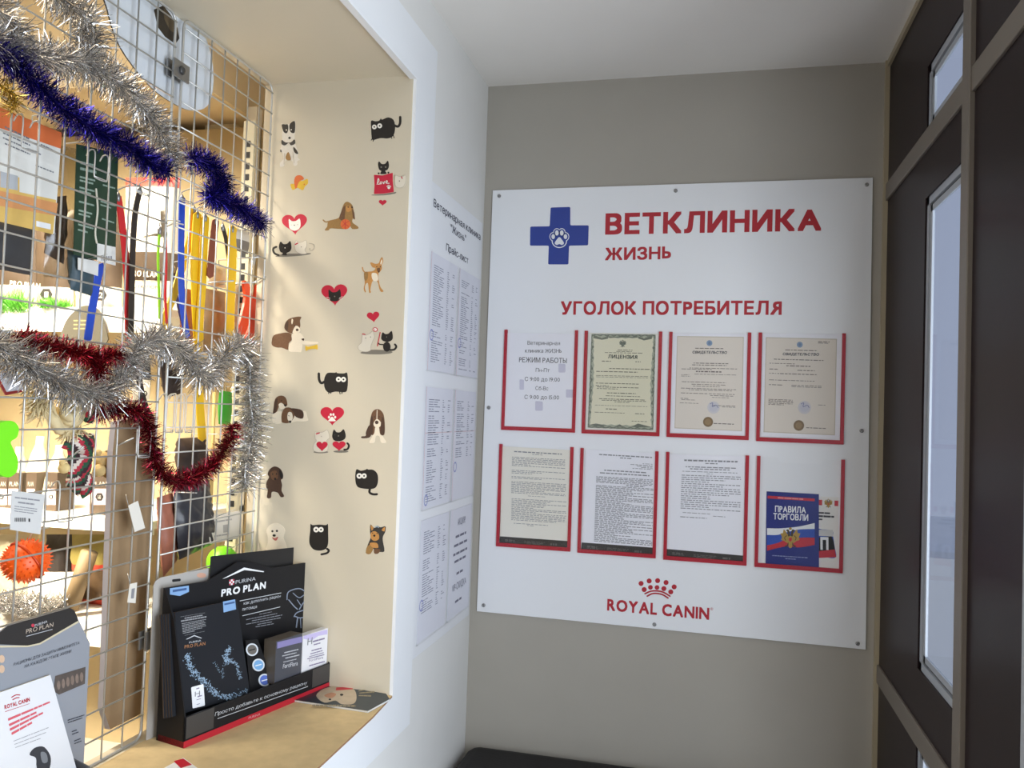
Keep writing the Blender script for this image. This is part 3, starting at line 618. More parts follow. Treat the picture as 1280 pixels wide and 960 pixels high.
sticker(kA, [(sm([(845, 660), (930, 655), (1015, 640), (1010, 652), (930, 664), (850, 665)], 2), s_grey, 1), (rounded([(858, 515), (920, 520), (995, 500), (995, 560), (1003, 640), (930, 652), (858, 655), (863, 590)], 6), s_red, 1),
    (sm([(888, 438), (896, 418), (914, 436), (940, 435), (960, 413), (967, 452), (956, 478), (940, 486), (950, 507), (905, 509), (912, 488), (896, 476)], 3), s_blk, 1), (circ(893, 505, 7), s_blk), (circ(964, 500, 7), s_blk), (circ(912, 460, 6), s_grey), (circ(944, 460, 6), s_grey)]
    + [(stroke(p, 5, 4), s_wht) for p in ([(880, 585), (896, 560), (890, 542), (884, 580), (900, 584)], [(904, 572), (912, 566), (914, 580), (904, 582), (904, 572)], [(924, 566), (930, 582), (938, 562)], [(946, 574), (958, 566), (952, 558), (946, 576), (972, 578)])]
    + [(circ(968, 610, 10), s_wht)] + [(circ(x, y, 4), s_wht) for x, y in ((956, 600), (964, 594), (974, 594), (981, 602))]
    + outl([(1012, 540), (1018, 520), (1040, 528), (1065, 530), (1090, 520), (1092, 560), (1078, 600), (1050, 612), (1022, 605), (1012, 575)]) + [(stroke([(1060, 530), (1066, 545)], 7), s_red), (circ(1046, 562, 4), s_dk)], 'sticker of a black kitten over a red love banner beside a white kitten')
sticker(kA, [(heart(893, 950, 698, 740), s_red, 1)], 'small plain red heart sticker under the love banner')
sticker(kA, [(heart(190, 373, 803, 952, -.06), s_red, 1), (sm([(240, 870), (240, 836), (262, 852), (292, 850), (318, 834), (325, 880), (312, 910), (280, 922), (246, 906)], 3), s_wht), (circ(280, 882, 4), s_dk), (stroke([(255, 880), (262, 880)], 3), s_pale), (stroke([(300, 878), (307, 878)], 3), s_pale)], 'red heart sticker with a white cat face inside')
sticker(kA, [(stroke([(488, 843), (508, 858), (545, 850)], 9), s_tan, 1), (sm([(535, 848), (600, 830), (618, 790), (638, 730), (665, 711), (700, 735), (713, 790), (720, 840), (705, 832), (702, 862), (740, 890), (742, 906), (700, 909), (680, 882), (650, 908), (600, 908), (540, 905), (530, 918), (500, 918), (518, 892), (522, 865)], 3), s_tan, 1),
    (sm([(606, 825), (630, 760), (650, 738), (648, 800), (640, 852), (610, 838)], 3), s_br), (sm([(654, 745), (690, 745), (692, 775), (662, 785)], 3), s_fawn), (sm([(700, 765), (716, 790), (718, 838), (706, 826)], 3), s_br), (circ(652, 875, 37), s_or), (circ(700, 752, 7), s_dbr), (circ(672, 750, 5), s_dbr)]
    + [(stroke(p, 3), s_red) for p in ([(630, 850), (652, 875), (680, 895)], [(680, 852), (650, 870), (625, 895)], [(652, 840), (650, 910)])], 'sticker of a golden brown spaniel puppy with an orange ball')
sticker(kB, [(sm([(140, 236), (200, 217), (300, 215), (396, 212), (380, 223), (300, 233), (200, 239)], 3), s_grey, 1), (stroke([(150, 165), (126, 180), (134, 212), (168, 228)], 15), s_blk, 1), (sm([(168, 160), (180, 128), (200, 146), (228, 143), (250, 124), (258, 170), (248, 198), (222, 212), (226, 226), (190, 226), (196, 212), (176, 200)], 3), s_blk, 1), (circ(212, 174, 4), s_wht), (circ(195, 168, 5), s_dk), (circ(232, 166, 5), s_dk)]
    + outl([(282, 150), (292, 120), (312, 136), (340, 130), (366, 120), (370, 160), (356, 190), (370, 214), (330, 218), (290, 196)]) + [(stroke([(388, 142), (420, 148), (422, 180), (396, 194), (392, 176)], 4), s_pale, 1), (stroke([(287, 150), (306, 140)], 8), s_red), (circ(332, 168, 3), s_dk)], 'sticker of a black cat and a white cat lying on a grey shadow')
sticker(kB, [(stroke([(774, 315), (780, 338), (796, 354)], 8), s_fawn, 1), (sm([(790, 352), (840, 345), (862, 335), (868, 320), (848, 315), (831, 285), (842, 280), (868, 290), (893, 285), (905, 255), (918, 241), (926, 270), (914, 300), (916, 325), (900, 350), (890, 362), (893, 410), (906, 460), (928, 488), (910, 494), (897, 470), (884, 420), (850, 415), (838, 445), (832, 480), (836, 496), (824, 500), (819, 460), (814, 430), (800, 435), (792, 465), (800, 494), (792, 495), (784, 470), (792, 430), (789, 390)], 3), s_fawn, 1),
    (sm([(842, 360), (880, 362), (888, 410), (852, 412)], 3), s_crm), (sm([(905, 285), (915, 258), (920, 272), (910, 296)], 3), s_crm), (sm([(880, 325), (902, 320), (902, 345), (888, 350)], 3), s_br), (circ(894, 348, 6), s_dbr), (circ(880, 312, 4), s_dbr), (circ(906, 312, 4), s_dbr), (sm([(790, 355), (815, 352), (812, 400), (792, 410)], 3), s_tan)], 'sticker of a standing fawn chihuahua puppy with large ears')
sticker(kB, [(heart(477, 666, 441, 595, -.06), s_red, 1), (sm([(528, 512), (530, 476), (555, 496), (590, 492), (610, 474), (618, 515), (610, 545), (590, 561), (550, 561), (534, 545)], 3), s_blk), (circ(573, 527, 5), s_grey)] + [(stroke(p, 2.5), s_wht) for p in ([(515, 532), (540, 540)], [(518, 552), (540, 548)], [(630, 528), (606, 538)], [(630, 545), (606, 546)])], 'red heart sticker with a black cat face inside')
sticker(kB, [(sm([(115, 850), (130, 810), (180, 795), (232, 790), (268, 810), (262, 842), (238, 870), (236, 915), (190, 900), (150, 898), (118, 882)], 3), s_br, 1), (sm([(262, 800), (320, 790), (355, 845), (338, 870), (330, 928), (300, 930), (242, 925), (240, 880), (262, 850)], 3), s_crm, 1), (sm([(340, 850), (400, 855), (448, 858), (440, 872), (345, 876)], 3), s_crm, 1),
    (sm([(207, 750), (226, 702), (270, 680), (328, 675), (320, 702), (322, 742), (302, 782), (270, 797), (230, 785)], 3), s_br, 1), (sm([(290, 740), (318, 756), (322, 782), (290, 795), (266, 790)], 3), s_crm), (sm([(262, 690), (272, 700), (264, 730), (258, 715)], 3), s_crm), (circ(301, 770, 10), s_dbr), (circ(282, 738, 5), s_dbr), (sm([(208, 752), (222, 712), (238, 712), (232, 770), (222, 778)], 3), s_dbr),
    (sm([(362, 885), (380, 893), (430, 882), (447, 879), (448, 912), (430, 908), (385, 912), (364, 922)], 3), s_yel, 1), (sm([(332, 838), (352, 832), (350, 850)], 2), s_dbr)], 'sticker of a brown and white puppy lying by a yellow bone')
sticker(kB, [(heart(808, 899, 640, 716, -.12), s_red, 1)], 'plain red heart sticker above the kittens with a flower')
sticker(kB, [(sm([(758, 936), (820, 917), (900, 915), (986, 925), (980, 940), (900, 948), (800, 946)], 3), s_grey, 1)] + outl([(770, 845), (775, 800), (800, 808), (830, 796), (850, 780), (862, 820), (850, 850), (836, 890), (834, 918), (800, 930), (755, 920), (742, 890), (765, 865)])
    + [(sm([(912, 822), (922, 788), (940, 800), (965, 797), (987, 778), (995, 815), (990, 842), (962, 857), (930, 852), (914, 840)], 3), s_blk, 1), (circ(952, 893, 27, 36), s_blk, 1), (stroke([(974, 916), (1006, 913), (1021, 892), (1010, 874)], 13), s_blk, 1), (stroke([(888, 863), (900, 874), (930, 878)], 8), s_blk, 1), (stroke([(904, 788), (894, 840), (884, 888)], 5), s_red, 1), (circ(868, 768, 18, 16), s_red, 1), (circ(868, 768, 13, 11), s_wht), (circ(866, 770, 4), s_red), (stroke([(776, 800), (796, 804)], 7), s_red), (circ(952, 822, 4), s_grey), (circ(800, 830, 3), s_dk), (circ(836, 822, 3), s_dk)], 'sticker of white kittens and a black cat with a red flower')
sticker(kC, [(sm([(500, 242), (522, 210), (575, 209), (582, 203), (594, 212), (640, 214), (662, 209), (669, 262), (665, 318), (650, 350), (580, 346), (532, 355), (502, 326), (495, 280)], 3), s_blk, 1), (stroke([(457, 213), (460, 260), (476, 284), (502, 272)], 18), s_blk, 1)] + [(stroke(p, 6), s_blk, 1) for p in ([(530, 348), (529, 362)], [(546, 348), (544, 360)], [(608, 344), (612, 364)], [(627, 346), (624, 362)])] + eyes((602, 257, 19), (638, 258, 19)), 'round black cat sticker with raised tail above the paw heart')
sticker(kC, [(sm([(120, 520), (130, 498), (180, 490), (202, 510), (192, 572), (125, 575)], 3), s_crm, 1), (sm([(335, 490), (362, 490), (373, 530), (379, 556), (340, 563), (290, 562), (250, 574), (225, 560), (290, 520)], 3), s_crm, 1), (sm([(127, 480), (140, 400), (180, 375), (216, 390), (229, 440), (216, 456), (190, 480), (170, 452), (152, 492), (125, 506)], 3), s_br, 1),
    (sm([(165, 440), (186, 428), (206, 444), (214, 458), (195, 477), (174, 466)], 3), s_crm), (sm([(128, 478), (142, 410), (158, 400), (152, 470), (140, 500), (126, 504)], 3), s_dbr), (sm([(188, 562), (188, 510), (210, 468), (252, 464), (282, 500), (268, 550), (232, 575), (198, 572)], 3), s_br, 1), (sm([(252, 468), (320, 475), (346, 500), (340, 542), (292, 530), (272, 496)], 3), s_dbr, 1),
    (sm([(236, 498), (262, 500), (268, 545), (246, 566), (230, 540)], 3), s_crm), (circ(250, 565, 9), s_blk), (circ(214, 446, 8), s_blk), (circ(188, 412, 4), s_blk), (stroke([(236, 520), (246, 524)], 3), s_blk)], 'sticker of two brown and white hound puppies lying together')
sticker(kC, [(heart(469, 641, 458, 594), s_red, 1), (sm([(553, 528), (570, 545), (580, 560), (553, 562), (526, 560), (536, 545)], 3), s_wht)] + [(circ(x, y, 8, 10), s_wht) for x, y in ((532, 532), (545, 513), (564, 513), (577, 532))], 'red heart sticker with a white paw print inside')
sticker(kC, [(circ(472, 786, 54, 9), s_grey, 1), (circ(618, 782, 55, 9), s_grey, 1)] + outl([(432, 690), (428, 640), (450, 645), (490, 640), (520, 626), (536, 680), (515, 702), (525, 740), (515, 780), (450, 786), (418, 770), (420, 730), (440, 704)])
    + [(heart(440, 522, 710, 782), s_red, 1), (sm([(556, 662), (568, 622), (586, 641), (616, 640), (638, 620), (652, 660), (646, 690), (612, 706), (572, 702), (558, 684)], 3), s_blk, 1), (stroke([(640, 768), (666, 764), (676, 738), (664, 720)], 13), s_blk, 1), (heart(558, 652, 708, 778), s_red, 1), (circ(602, 668, 5), s_grey), (circ(575, 660, 5), s_dk), (stroke([(440, 654), (464, 646)], 8), s_red), (circ(478, 672, 4), s_pale)], 'sticker of a white cat and a black cat each holding a heart')
sticker(kC, [(sm([(825, 590), (800, 640), (798, 668), (768, 672), (770, 685), (820, 682), (838, 655)], 3), s_dbr, 1), (sm([(858, 595), (912, 600), (918, 660), (945, 708), (940, 719), (910, 716), (898, 672), (872, 670), (863, 716), (828, 719), (828, 704), (846, 670)], 3), s_crm, 1), (sm([(838, 520), (855, 485), (882, 473), (910, 485), (930, 520), (937, 600), (932, 660), (904, 656), (894, 600), (870, 600), (860, 650), (842, 662), (826, 620)], 3), s_br, 1),
    (sm([(858, 570), (880, 545), (906, 565), (910, 592), (880, 612), (858, 592)], 3), s_crm), (stroke([(882, 480), (880, 545)], 5), s_crm), (circ(879, 570, 13), s_dbr), (circ(862, 530, 5), s_dbr), (circ(898, 530, 5), s_dbr), (sm([(838, 530), (852, 540), (850, 650), (834, 655), (828, 615)], 3), s_dbr), (sm([(925, 530), (935, 600), (930, 655), (908, 652), (912, 560)], 3), s_dbr)], 'sticker of a sitting long-eared basset puppy')
sticker(kD, [(sm([(78, 245), (95, 212), (85, 190), (100, 155), (135, 134), (176, 150), (197, 190), (195, 222), (182, 232), (190, 270), (186, 310), (205, 350), (180, 357), (158, 325), (116, 320), (109, 361), (80, 361), (86, 310), (74, 280)], 3), s_dbr, 1), (sm([(108, 175), (150, 165), (160, 215), (135, 235), (112, 220)], 3), s_br), (circ(140, 225, 9), s_blk), (circ(122, 190, 5), s_blk), (circ(150, 188, 5), s_blk), (sm([(172, 155), (196, 190), (192, 222), (176, 210)], 3), s_blk)], 'sticker of a standing chocolate brown puppy beside the silver tinsel')
sticker(kD, [(sm([(730, 156), (762, 165), (796, 158), (808, 151), (818, 157), (850, 158), (880, 183), (888, 230), (876, 280), (840, 298), (762, 292), (732, 272), (722, 220)], 3), s_blk, 1), (stroke([(830, 294), (826, 322), (850, 336), (882, 336)], 16), s_blk, 1)] + eyes((752, 203, 20), (787, 203, 19)), 'black cat sticker with its tail hanging below, right of the reveal')
sticker(kD, [(sm([(85, 640), (76, 600), (100, 560), (145, 545), (192, 565), (212, 602), (200, 650), (218, 700), (216, 750), (78, 750), (85, 690)], 3), s_crm, 1), (circ(120, 605, 8), s_blk), (circ(153, 603, 8), s_blk), (circ(133, 636, 12, 9), s_blk), (sm([(118, 648), (140, 655), (162, 645), (150, 672), (130, 668)], 3), M('sticker_pink', (190, 110, 100), .6))], 'fluffy white dog sticker rising behind the dark display stand')
sticker(kD, [(sm([(397, 552), (412, 561), (460, 557), (508, 561), (523, 554), (525, 620), (525, 690), (510, 730), (470, 746), (420, 738), (392, 702), (388, 660), (395, 600)], 3), s_blk, 1), (stroke([(515, 732), (530, 745), (516, 764), (474, 774)], 15), s_blk, 1)] + eyes((438, 593, 20), (474, 593, 19)), 'tall black sitting cat sticker above the dark display stand')
sticker(kD, [(sm([(833, 556), (860, 582), (882, 565), (905, 577), (942, 570), (940, 610), (925, 640), (922, 672), (934, 750), (900, 756), (880, 766), (850, 730), (830, 766), (798, 762), (815, 700), (835, 650), (830, 610)], 3), s_dk, 1), (sm([(835, 622), (860, 604), (890, 622), (895, 660), (865, 676), (838, 660)], 3), s_fawn), (sm([(810, 715), (842, 700), (862, 705), (835, 768), (800, 764)], 3), s_tan), (sm([(862, 735), (905, 738), (890, 767), (862, 767)], 3), s_br), (sm([(835, 560), (856, 580), (842, 602)], 2), s_fawn), (sm([(938, 574), (936, 606), (914, 596)], 2), s_fawn),
    (circ(862, 637, 8), s_blk), (circ(850, 618, 4), s_blk), (circ(882, 620, 4), s_blk), (stroke([(870, 575), (884, 570), (894, 578)], 8), M('sticker_blue_bow', (150, 170, 186), .6)), (sm([(830, 690), (880, 690), (890, 725), (845, 720)], 3), s_fawn)], 'sticker of a small terrier puppy with a bow, bottom right of the reveal')

# ------------------------------------------------------------------ cardboard on the sill
ZS = 0.8265
card_m = M('cardboard', (208, 184, 138), .85, noise=.16, scale=40, bump=.6); card_e = M('cardboard_edge', (150, 112, 80), .9)
b = MB()
pts = [at(495, 865, 2, .832), at(445, 912, 2, .832), at(398, 962, 2, .832)]
poly = [(-.345, -.664), (.012, -.664), (.022, -.80), (.028, -1.07), (.02, -1.75), (-.345, -1.75)]
b.prism([(x, y, ZS + .0003) for x, y in poly], (0, 0, .0042), card_m, card_e)
tag(b.build('cardboard_sheet', bev=.0006), 'tan cardboard sheet covering the window sill', 'cardboard')
ZC = ZS + .0046

# ------------------------------------------------------------------ dark counter display stand
dk_c = M('display_black_card', (27, 27, 30), .5, noise=.05, scale=30, spec=.25); dk_2 = M('display_charcoal_card', (52, 54, 60), .45); cp = M('copper_print', (170, 120, 84), .45, metal=.3)
silver_p = M('silver_print', (196, 200, 206), .4); red_b = M('display_red_strip', (190, 34, 52), .4); sky_p = M('pale_blue_print2', (132, 170, 214), .5)
u_ = V((.245, .97, 0)).normalized(); n_ = V((u_.y, -u_.x, 0)); O_ = V((-.321, -1.053, ZC))
BP = Plane(O_, n_)
st = thing('display_stand', 'black cardboard counter display stand with peaked top and red strip on the sill', 'display stand', O_ + u_ * .2 + n_ * .035)
k6 = crop(180, 670, 3.765)
Lb = 0.428
def SP_(u, n, z): return O_ + u_ * u + n_ * n + V((0, 0, z))
b = MB()
top = [BP.at(*k6(*p)) for p in ((68, 252), (300, 212), (440, 122), (500, 122), (600, 150), (786, 122))]
outl_ = [SP_(0, 0, 0)] + [SP_((p - O_).dot(u_) if i else 0, 0, p.z - O_.z) for i, p in enumerate(top)]
ue = (top[-1] - O_).dot(u_); outl_ += [SP_(ue, 0, 0)]
b.prism(outl_[::-1], n_ * -.004, dk_c)
BF = Plane(O_ + n_ * .0002, n_)
flat(b, BF, [k6(*p) for p in ((368, 202), (470, 148), (564, 166), (562, 170), (472, 160), (388, 196))], white_print, .0005)
flat(b, BF, [k6(*p) for p in ((400, 206), (424, 202), (424, 228), (400, 232))], M('checker_red', (190, 60, 80), .5), .0005)
for i in range(3):
    for j in range(3):
        if (i + j) % 2: flat(b, BF, [k6(400 + 8 * i + a, 206 + 9 * j - 1.4 * i + c) for a, c in ((0, 0), (8, -1.4), (8, 7.6), (0, 9))], white_print, .0007)
text(b, BF, 'PURINA', k6(430, 226), k6(524, 208), 18 / 3.765, silver_p, .0006)
text(b, BF, 'PRO PLAN', k6(362, 286), k6(571, 246), 36 / 3.765, white_print, .0006, .035)
for a, c in (((450, 304), (645, 266)), ((462, 374), (640, 332))): flat(b, BF, [k6(a[0], a[1]), k6(c[0], c[1]), k6(c[0], c[1] + 3), k6(a[0], a[1] + 3)], silver_p, .0005)
text(b, BF, 'как дополнить рацион', k6(468, 324), k6(642, 288), 15 / 3.765, silver_p, .0006); text(b, BF, 'питомца', k6(462, 352), k6(530, 338), 15 / 3.765, silver_p, .0006)
wordrows(b, BF, [k6(*p) for p in ((480, 380), (650, 345), (650, 410), (480, 440))], [(0, .35, .7, .04), (.2, .0, .85, .05), (.38, .15, 1, .05), (.56, .0, .95, .05), (.74, .3, .7, .05), (.9, .25, .75, .05)], M('display_grey_print', (140, 142, 150), .5), .0006, 3, (.06, .16))
flat(b, BF, [k6(*p) for p in ((121, 246), (210, 233), (211, 262), (168, 282), (121, 275))], sky_p, .0006)
wordrows(b, BF, [k6(*p) for p in ((130, 254), (203, 243), (203, 256), (130, 268))], [(0, .05, .95, .8)], M('navy_print', (60, 90, 140)), .0008, 3, (.9, .95))
smoke = M('vapour_print', (128, 138, 156), .5)
for pts, wd in (([(672, 300), (680, 262), (735, 248), (768, 282), (745, 320), (730, 345)], 5), ([(680, 300), (705, 330), (722, 345)], 5), ([(705, 380), (720, 360), (765, 348), (768, 375), (735, 385), (710, 378)], 5), ([(722, 385), (716, 430)], 6), ([(735, 385), (738, 432)], 4), ([(700, 268), (730, 290), (760, 270)], 4), ([(720, 300), (740, 330)], 4)):
    flat(b, BF, [k6(*p) for p in stroke(pts, wd)], smoke, .0006)
b.build('back_panel', st)
# base tray, front lip, cheeks
D_ = .072; lipz = .058
b = MB(); b.prism([SP_(0, .001, .0), SP_(ue, .001, 0), SP_(ue, D_, 0), SP_(0, D_, 0)][::-1], (0, 0, .012), dk_c, red_b); b.build('base_tray', st)
FL = Plane(SP_(0, D_, 0), n_)
b = MB(); b.prism([SP_(0, D_, .012), SP_(ue, D_, .012), SP_(ue, D_, lipz), SP_(0, D_, lipz)], n_ * -.003, dk_c)
b.prism([SP_(0, D_ + .0002, .0), SP_(ue, D_ + .0002, .0), SP_(ue, D_ + .0002, .0125), SP_(0, D_ + .0002, .0125)], n_ * .0006, red_b)
for u0, u1 in ((.004, .072), (ue - .062, ue - .004)): b.face([SP_(u0, D_ + .0005, .016), SP_(u1, D_ + .0005, .016), SP_(u1, D_ + .0005, lipz - .001), SP_(u0, D_ + .0005, lipz - .001)], M('lip_grey', (64, 62, 61), .5))
text(b, FL, 'Просто добавьте к основному рациону', k6(332, 848), k6(765, 696), 17 / 3.765, silver_p, .0007, 0, .2)
flat(b, FL, [k6(*p) for p in ((345, 858), (770, 706), (770, 709), (345, 861))], silver_p, .0007)
text(b, FL, 'PURINA', k6(490, 862), k6(545, 843), 12 / 3.765, M('pink_print2', (226, 170, 176)), .0012)
b.build('front_lip', st)
for u in (0, ue - .003):
    b = MB(); tall = top[0].z - O_.z if u == 0 else .10
    b.prism([SP_(u, 0, 0), SP_(u, D_, 0), SP_(u, D_, lipz), SP_(u, .03, tall * .8), SP_(u, 0, tall)], u_ * .003, dk_c); b.build('side_cheek', st)
# leaflets standing in the stand
tl = math.radians(9)
def lean(n0, z0): return Plane(SP_(0, n0, z0), n_ * math.cos(tl) + V((0, 0, 1)) * math.sin(tl))
LF = lean(.058, .014)
q = [k6(*p) for p in ((147, 360), (437, 298), (499, 738), (165, 842))]
pap = M('leaflet_black', (34, 36, 41), .4, noise=.1, scale=12, spec=.3); pap_e = M('leaflet_edge', (70, 58, 50), .8)
def leaf(k, detail):
    b = MB(); c = [LF.at(*p, -k) for p in q]
    if not detail: c = [p - u_ * (.010 + k * 1.0) for p in c[:1]] + [p - u_ * (.05) for p in c[1:3]] + [c[3] - u_ * (.010 + k * 1.0)]
    b.prism([c[3], c[2], c[1], c[0]], LF.n * -.0030, pap, pap_e)
    return b
b = leaf(0, True)
flat(b, LF, [k6(*p) for p in ((371, 309), (428, 298), (433, 345), (374, 360))], sky_p, .0004); wordrows(b, LF, [k6(*p) for p in ((376, 318), (428, 307), (430, 316), (376, 327))], [(0, .02, .95, .9)], M('navy_print', (60, 90, 140)), .0006, 1, (.9, .95))
wordrows(b, LF, [k6(*p) for p in ((170, 376), (292, 356), (296, 452), (182, 476))], [(.04, .0, .95, .012), (.12, .15, .85, .05), (.22, .0, 1, .06)] + [(.36 + .075 * i, .02, (.98, .9, .96, .94, .97, .8, .5, .3)[i], .03) for i in range(7)] + [(.93, .08, .9, .012)], M('leaflet_print', (150, 152, 156), .6), .0004, 4, (.05, .16))
flat(b, LF, [k6(*p) for p in ((196, 486), (236, 466), (272, 480), (268, 482), (236, 471), (204, 486))], silver_p, .0004)
text(b, LF, 'PURINA', k6(212, 506), k6(268, 496), 9 / 3.765, silver_p, .0004); text(b, LF, 'PRO PLAN', k6(190, 530), k6(288, 513), 17 / 3.765, cp, .0004, .02)
spl = M('splash_print', (150, 176, 200), .4); rs = random.Random(5)
def scatter(path, wd, n, s0, s1):
    pp = smo(path, 12)
    for _ in range(n):
        x, y = rs.choice(pp); x += rs.gauss(0, wd); y += rs.gauss(0, wd); s = rs.uniform(s0, s1); a = rs.uniform(0, 3.14)
        flat(b, LF, [k6(x + s * 3 * math.cos(a), y + s * 3 * math.sin(a)), k6(x - s * math.sin(a), y + s * math.cos(a)), k6(x - s * 3 * math.cos(a), y - s * 3 * math.sin(a)), k6(x + s * math.sin(a), y - s * math.cos(a))][::1], spl, .0004 + rs.random() * .0002)
scatter([(205, 560), (215, 610), (250, 660), (300, 700), (340, 740), (400, 758), (460, 742)], 9, 420, .7, 2.2); scatter([(400, 530), (385, 570), (395, 590)], 7, 130, .7, 1.9)
scatter([(400, 585), (430, 600), (445, 640), (452, 670)], 5, 100, .6, 1.6); scatter([(330, 595), (345, 620), (360, 640)], 4, 40, .4, 1.0); scatter([(385, 600), (370, 630), (372, 665)], 4, 50, .4, 1.0)
scatter([(300, 730), (380, 762), (470, 745), (480, 720)], 5, 90, .4, 1.2)
plate(b, LF, rounded([k6(*p) for p in ((221, 712), (279, 696), (286, 798), (228, 812))], 1.4), .0003, white_print, .0003)
text(b, LF, 'H', k6(238, 756), k6(262, 750), 24 / 3.765, M('silver_ink', (120, 124, 130), .5), .0008); wordrows(b, LF, [k6(*p) for p in ((230, 714), (278, 700), (284, 790), (230, 806))], [(.08, .3, .6, .05), (.5, .4, .8, .06), (.66, .3, .7, .03), (.9, .3, .6, .03)], M('label_ink', (130, 120, 150)), .0008, 2, (.2, .3))
tag(b.build('leaflet'), 'black leaflet with a splash cat picture at the front of the dark display stand', 'leaflet', 'leaflets in the dark display stand')
for i in range(4):
    tag(leaf(.0032 + i * .0034, False).build('leaflet'), 'dark leaflet tucked behind the splash cat leaflet in the display stand', 'leaflet', 'leaflets in the dark display stand')
# capsule strip
CSP = lean(.052, .014)
b = MB(); plate(b, CSP, [k6(*p) for p in ((478, 492), (535, 486), (610, 690), (560, 712), (500, 735))], .002, M('strip_black', (26, 26, 28), .4), -.002)
for (x, y, mt) in ((508, 535, M('disc_grey', (110, 106, 100), .4)), (538, 607, M('disc_sky', (120, 170, 216), .4)), (567, 678, M('disc_blue', (96, 120, 200), .4))):
    flat(b, CSP, [k6(*p) for p in circ(x, y, 29, 30, 28)], M('disc_rim', (214, 220, 226), .4), .0004); flat(b, CSP, [k6(*p) for p in circ(x, y, 22, 23, 24)], mt, .0006)
    flat(b, CSP, [k6(*p) for p in ((x - 15, y + 2), (x + 14, y - 6), (x + 14, y - 1), (x - 15, y + 7))], white_print if mt.name != 'disc_grey' else dark, .0008)
tag(b.build('sample_card'), 'black sample card with three round badges in the dark display stand', 'card')
# sachet boxes
XB = Plane(SP_(0, .066, 0), n_)
def boxfront(q, dep, mat, side, top_m, name, label, deco):
    c = [XB.at(*k6(*p)) for p in q]; zb = (c[2].z + c[3].z) / 2; zt = (c[0].z + c[1].z) / 2; a0 = (c[0] - O_).dot(u_); a1 = (c[1] - O_).dot(u_)
    b = MB(); base = [SP_(a0, .066, zb - O_.z), SP_(a1, .066, zb - O_.z), SP_(a1, .066, zt - O_.z), SP_(a0, .066, zt - O_.z)]
    b.prism([p for p in base], n_ * -dep, mat, side); deco(b)
    return tag(b.build(name, bev=.0008), label, 'box')
def deco1(b):
    flat(b, XB, [k6(*p) for p in ((626, 500), (744, 472), (744, 500), (700, 510), (626, 530))], M('violet_print', (134, 128, 176), .5), .0005)
    text(b, XB, 'FortiFlora', k6(652, 624), k6(722, 608), 22 / 3.765, M('grey_print', (186, 188, 194), .5), .0006, .02)
    wordrows(b, XB, [k6(*p) for p in ((640, 545), (735, 522), (735, 590), (640, 612))], [(.1, .2, .9, .07), (.3, .1, .8, .06), (.5, .25, .95, .07), (.75, .15, .8, .05)], M('grey_print', (186, 188, 194)), .0006, 2, (.1, .3))
def deco2(b):
    flat(b, XB, [k6(*p) for p in ((750, 470), (862, 440), (862, 462), (820, 470), (790, 490), (750, 484))], M('pale_violet_print', (196, 186, 226), .5), .0005)
    text(b, XB, 'H', k6(768, 514), k6(790, 508), 34 / 3.765, M('silver_ink', (120, 124, 130)), .0006)
    wordrows(b, XB, [k6(*p) for p in ((755, 470), (860, 442), (860, 610), (755, 640))], [(.2, .36, .9, .04), (.3, .4, .7, .03), (.45, .3, .75, .03), (.53, .25, .8, .025), (.60, .2, .85, .02), (.85, .2, .9, .03)], M('label_ink', (130, 120, 150)), .0006, 6, (.1, .3))
    flat(b, XB, [k6(*p) for p in ((768, 576), (848, 556), (848, 560), (768, 580))], M('label_ink', (130, 120, 150)), .0006); text(b, XB, 'FortiFlora', k6(776, 592), k6(842, 576), 12 / 3.765, M('label_ink', (130, 120, 150)), .0006)
sb = M('box_dark', (74, 76, 84), .35, noise=.1, scale=20)
boxfront([(622, 492), (745, 462), (745, 655), (622, 690)], .034, sb, M('box_side_brown', (92, 84, 74), .5), sb, 'sachet_box', 'dark grey sachet box in the right half of the display stand', deco1)
wb = M('box_white', (226, 226, 230), .4)
boxfront([(748, 468), (866, 436), (866, 618), (748, 646)], .018, wb, wb, wb, 'sachet_box', 'white sachet box beside the dark grey one in the display stand', deco2)
# sheet and hang card behind the stand
def behind(nn, poly, mat, name, label, cat, side=None, deco=None):
    pl = Plane(SP_(0, nn, 0), n_); b = MB(); c = [pl.at(*p) for p in poly]; c += [V((c[-1].x, c[-1].y, ZC)), V((c[0].x, c[0].y, ZC))]
    b.prism(c[::-1], n_ * -.002, mat, side)
    if deco: deco(b, pl)
    return tag(b.build(name), label, cat)
behind(-.011, [k6(316, 96), k6(705, 54)], M('black_card', (24, 24, 27), .5), 'card_sheet', 'plain black card sheet standing behind the peaked display stand', 'card')
def dh(b, pl):
    flat(b, pl, [k6(*p) for p in rounded([(132, 204), (172, 200), (172, 212), (132, 217)], 5)], dark, .0004); flat(b, pl, [k6(*p) for p in circ(270, 185, 22, 12)], M('faded_orange', (206, 160, 136), .6), .0004)
behind(-.018, [k6(*p) for p in ((46, 232), (55, 212), (80, 195), (310, 150))], M('grey_header_card', (176, 172, 166), .5), 'header_card', 'pale grey rounded hang card standing behind the left of the display stand', 'card', None, dh)
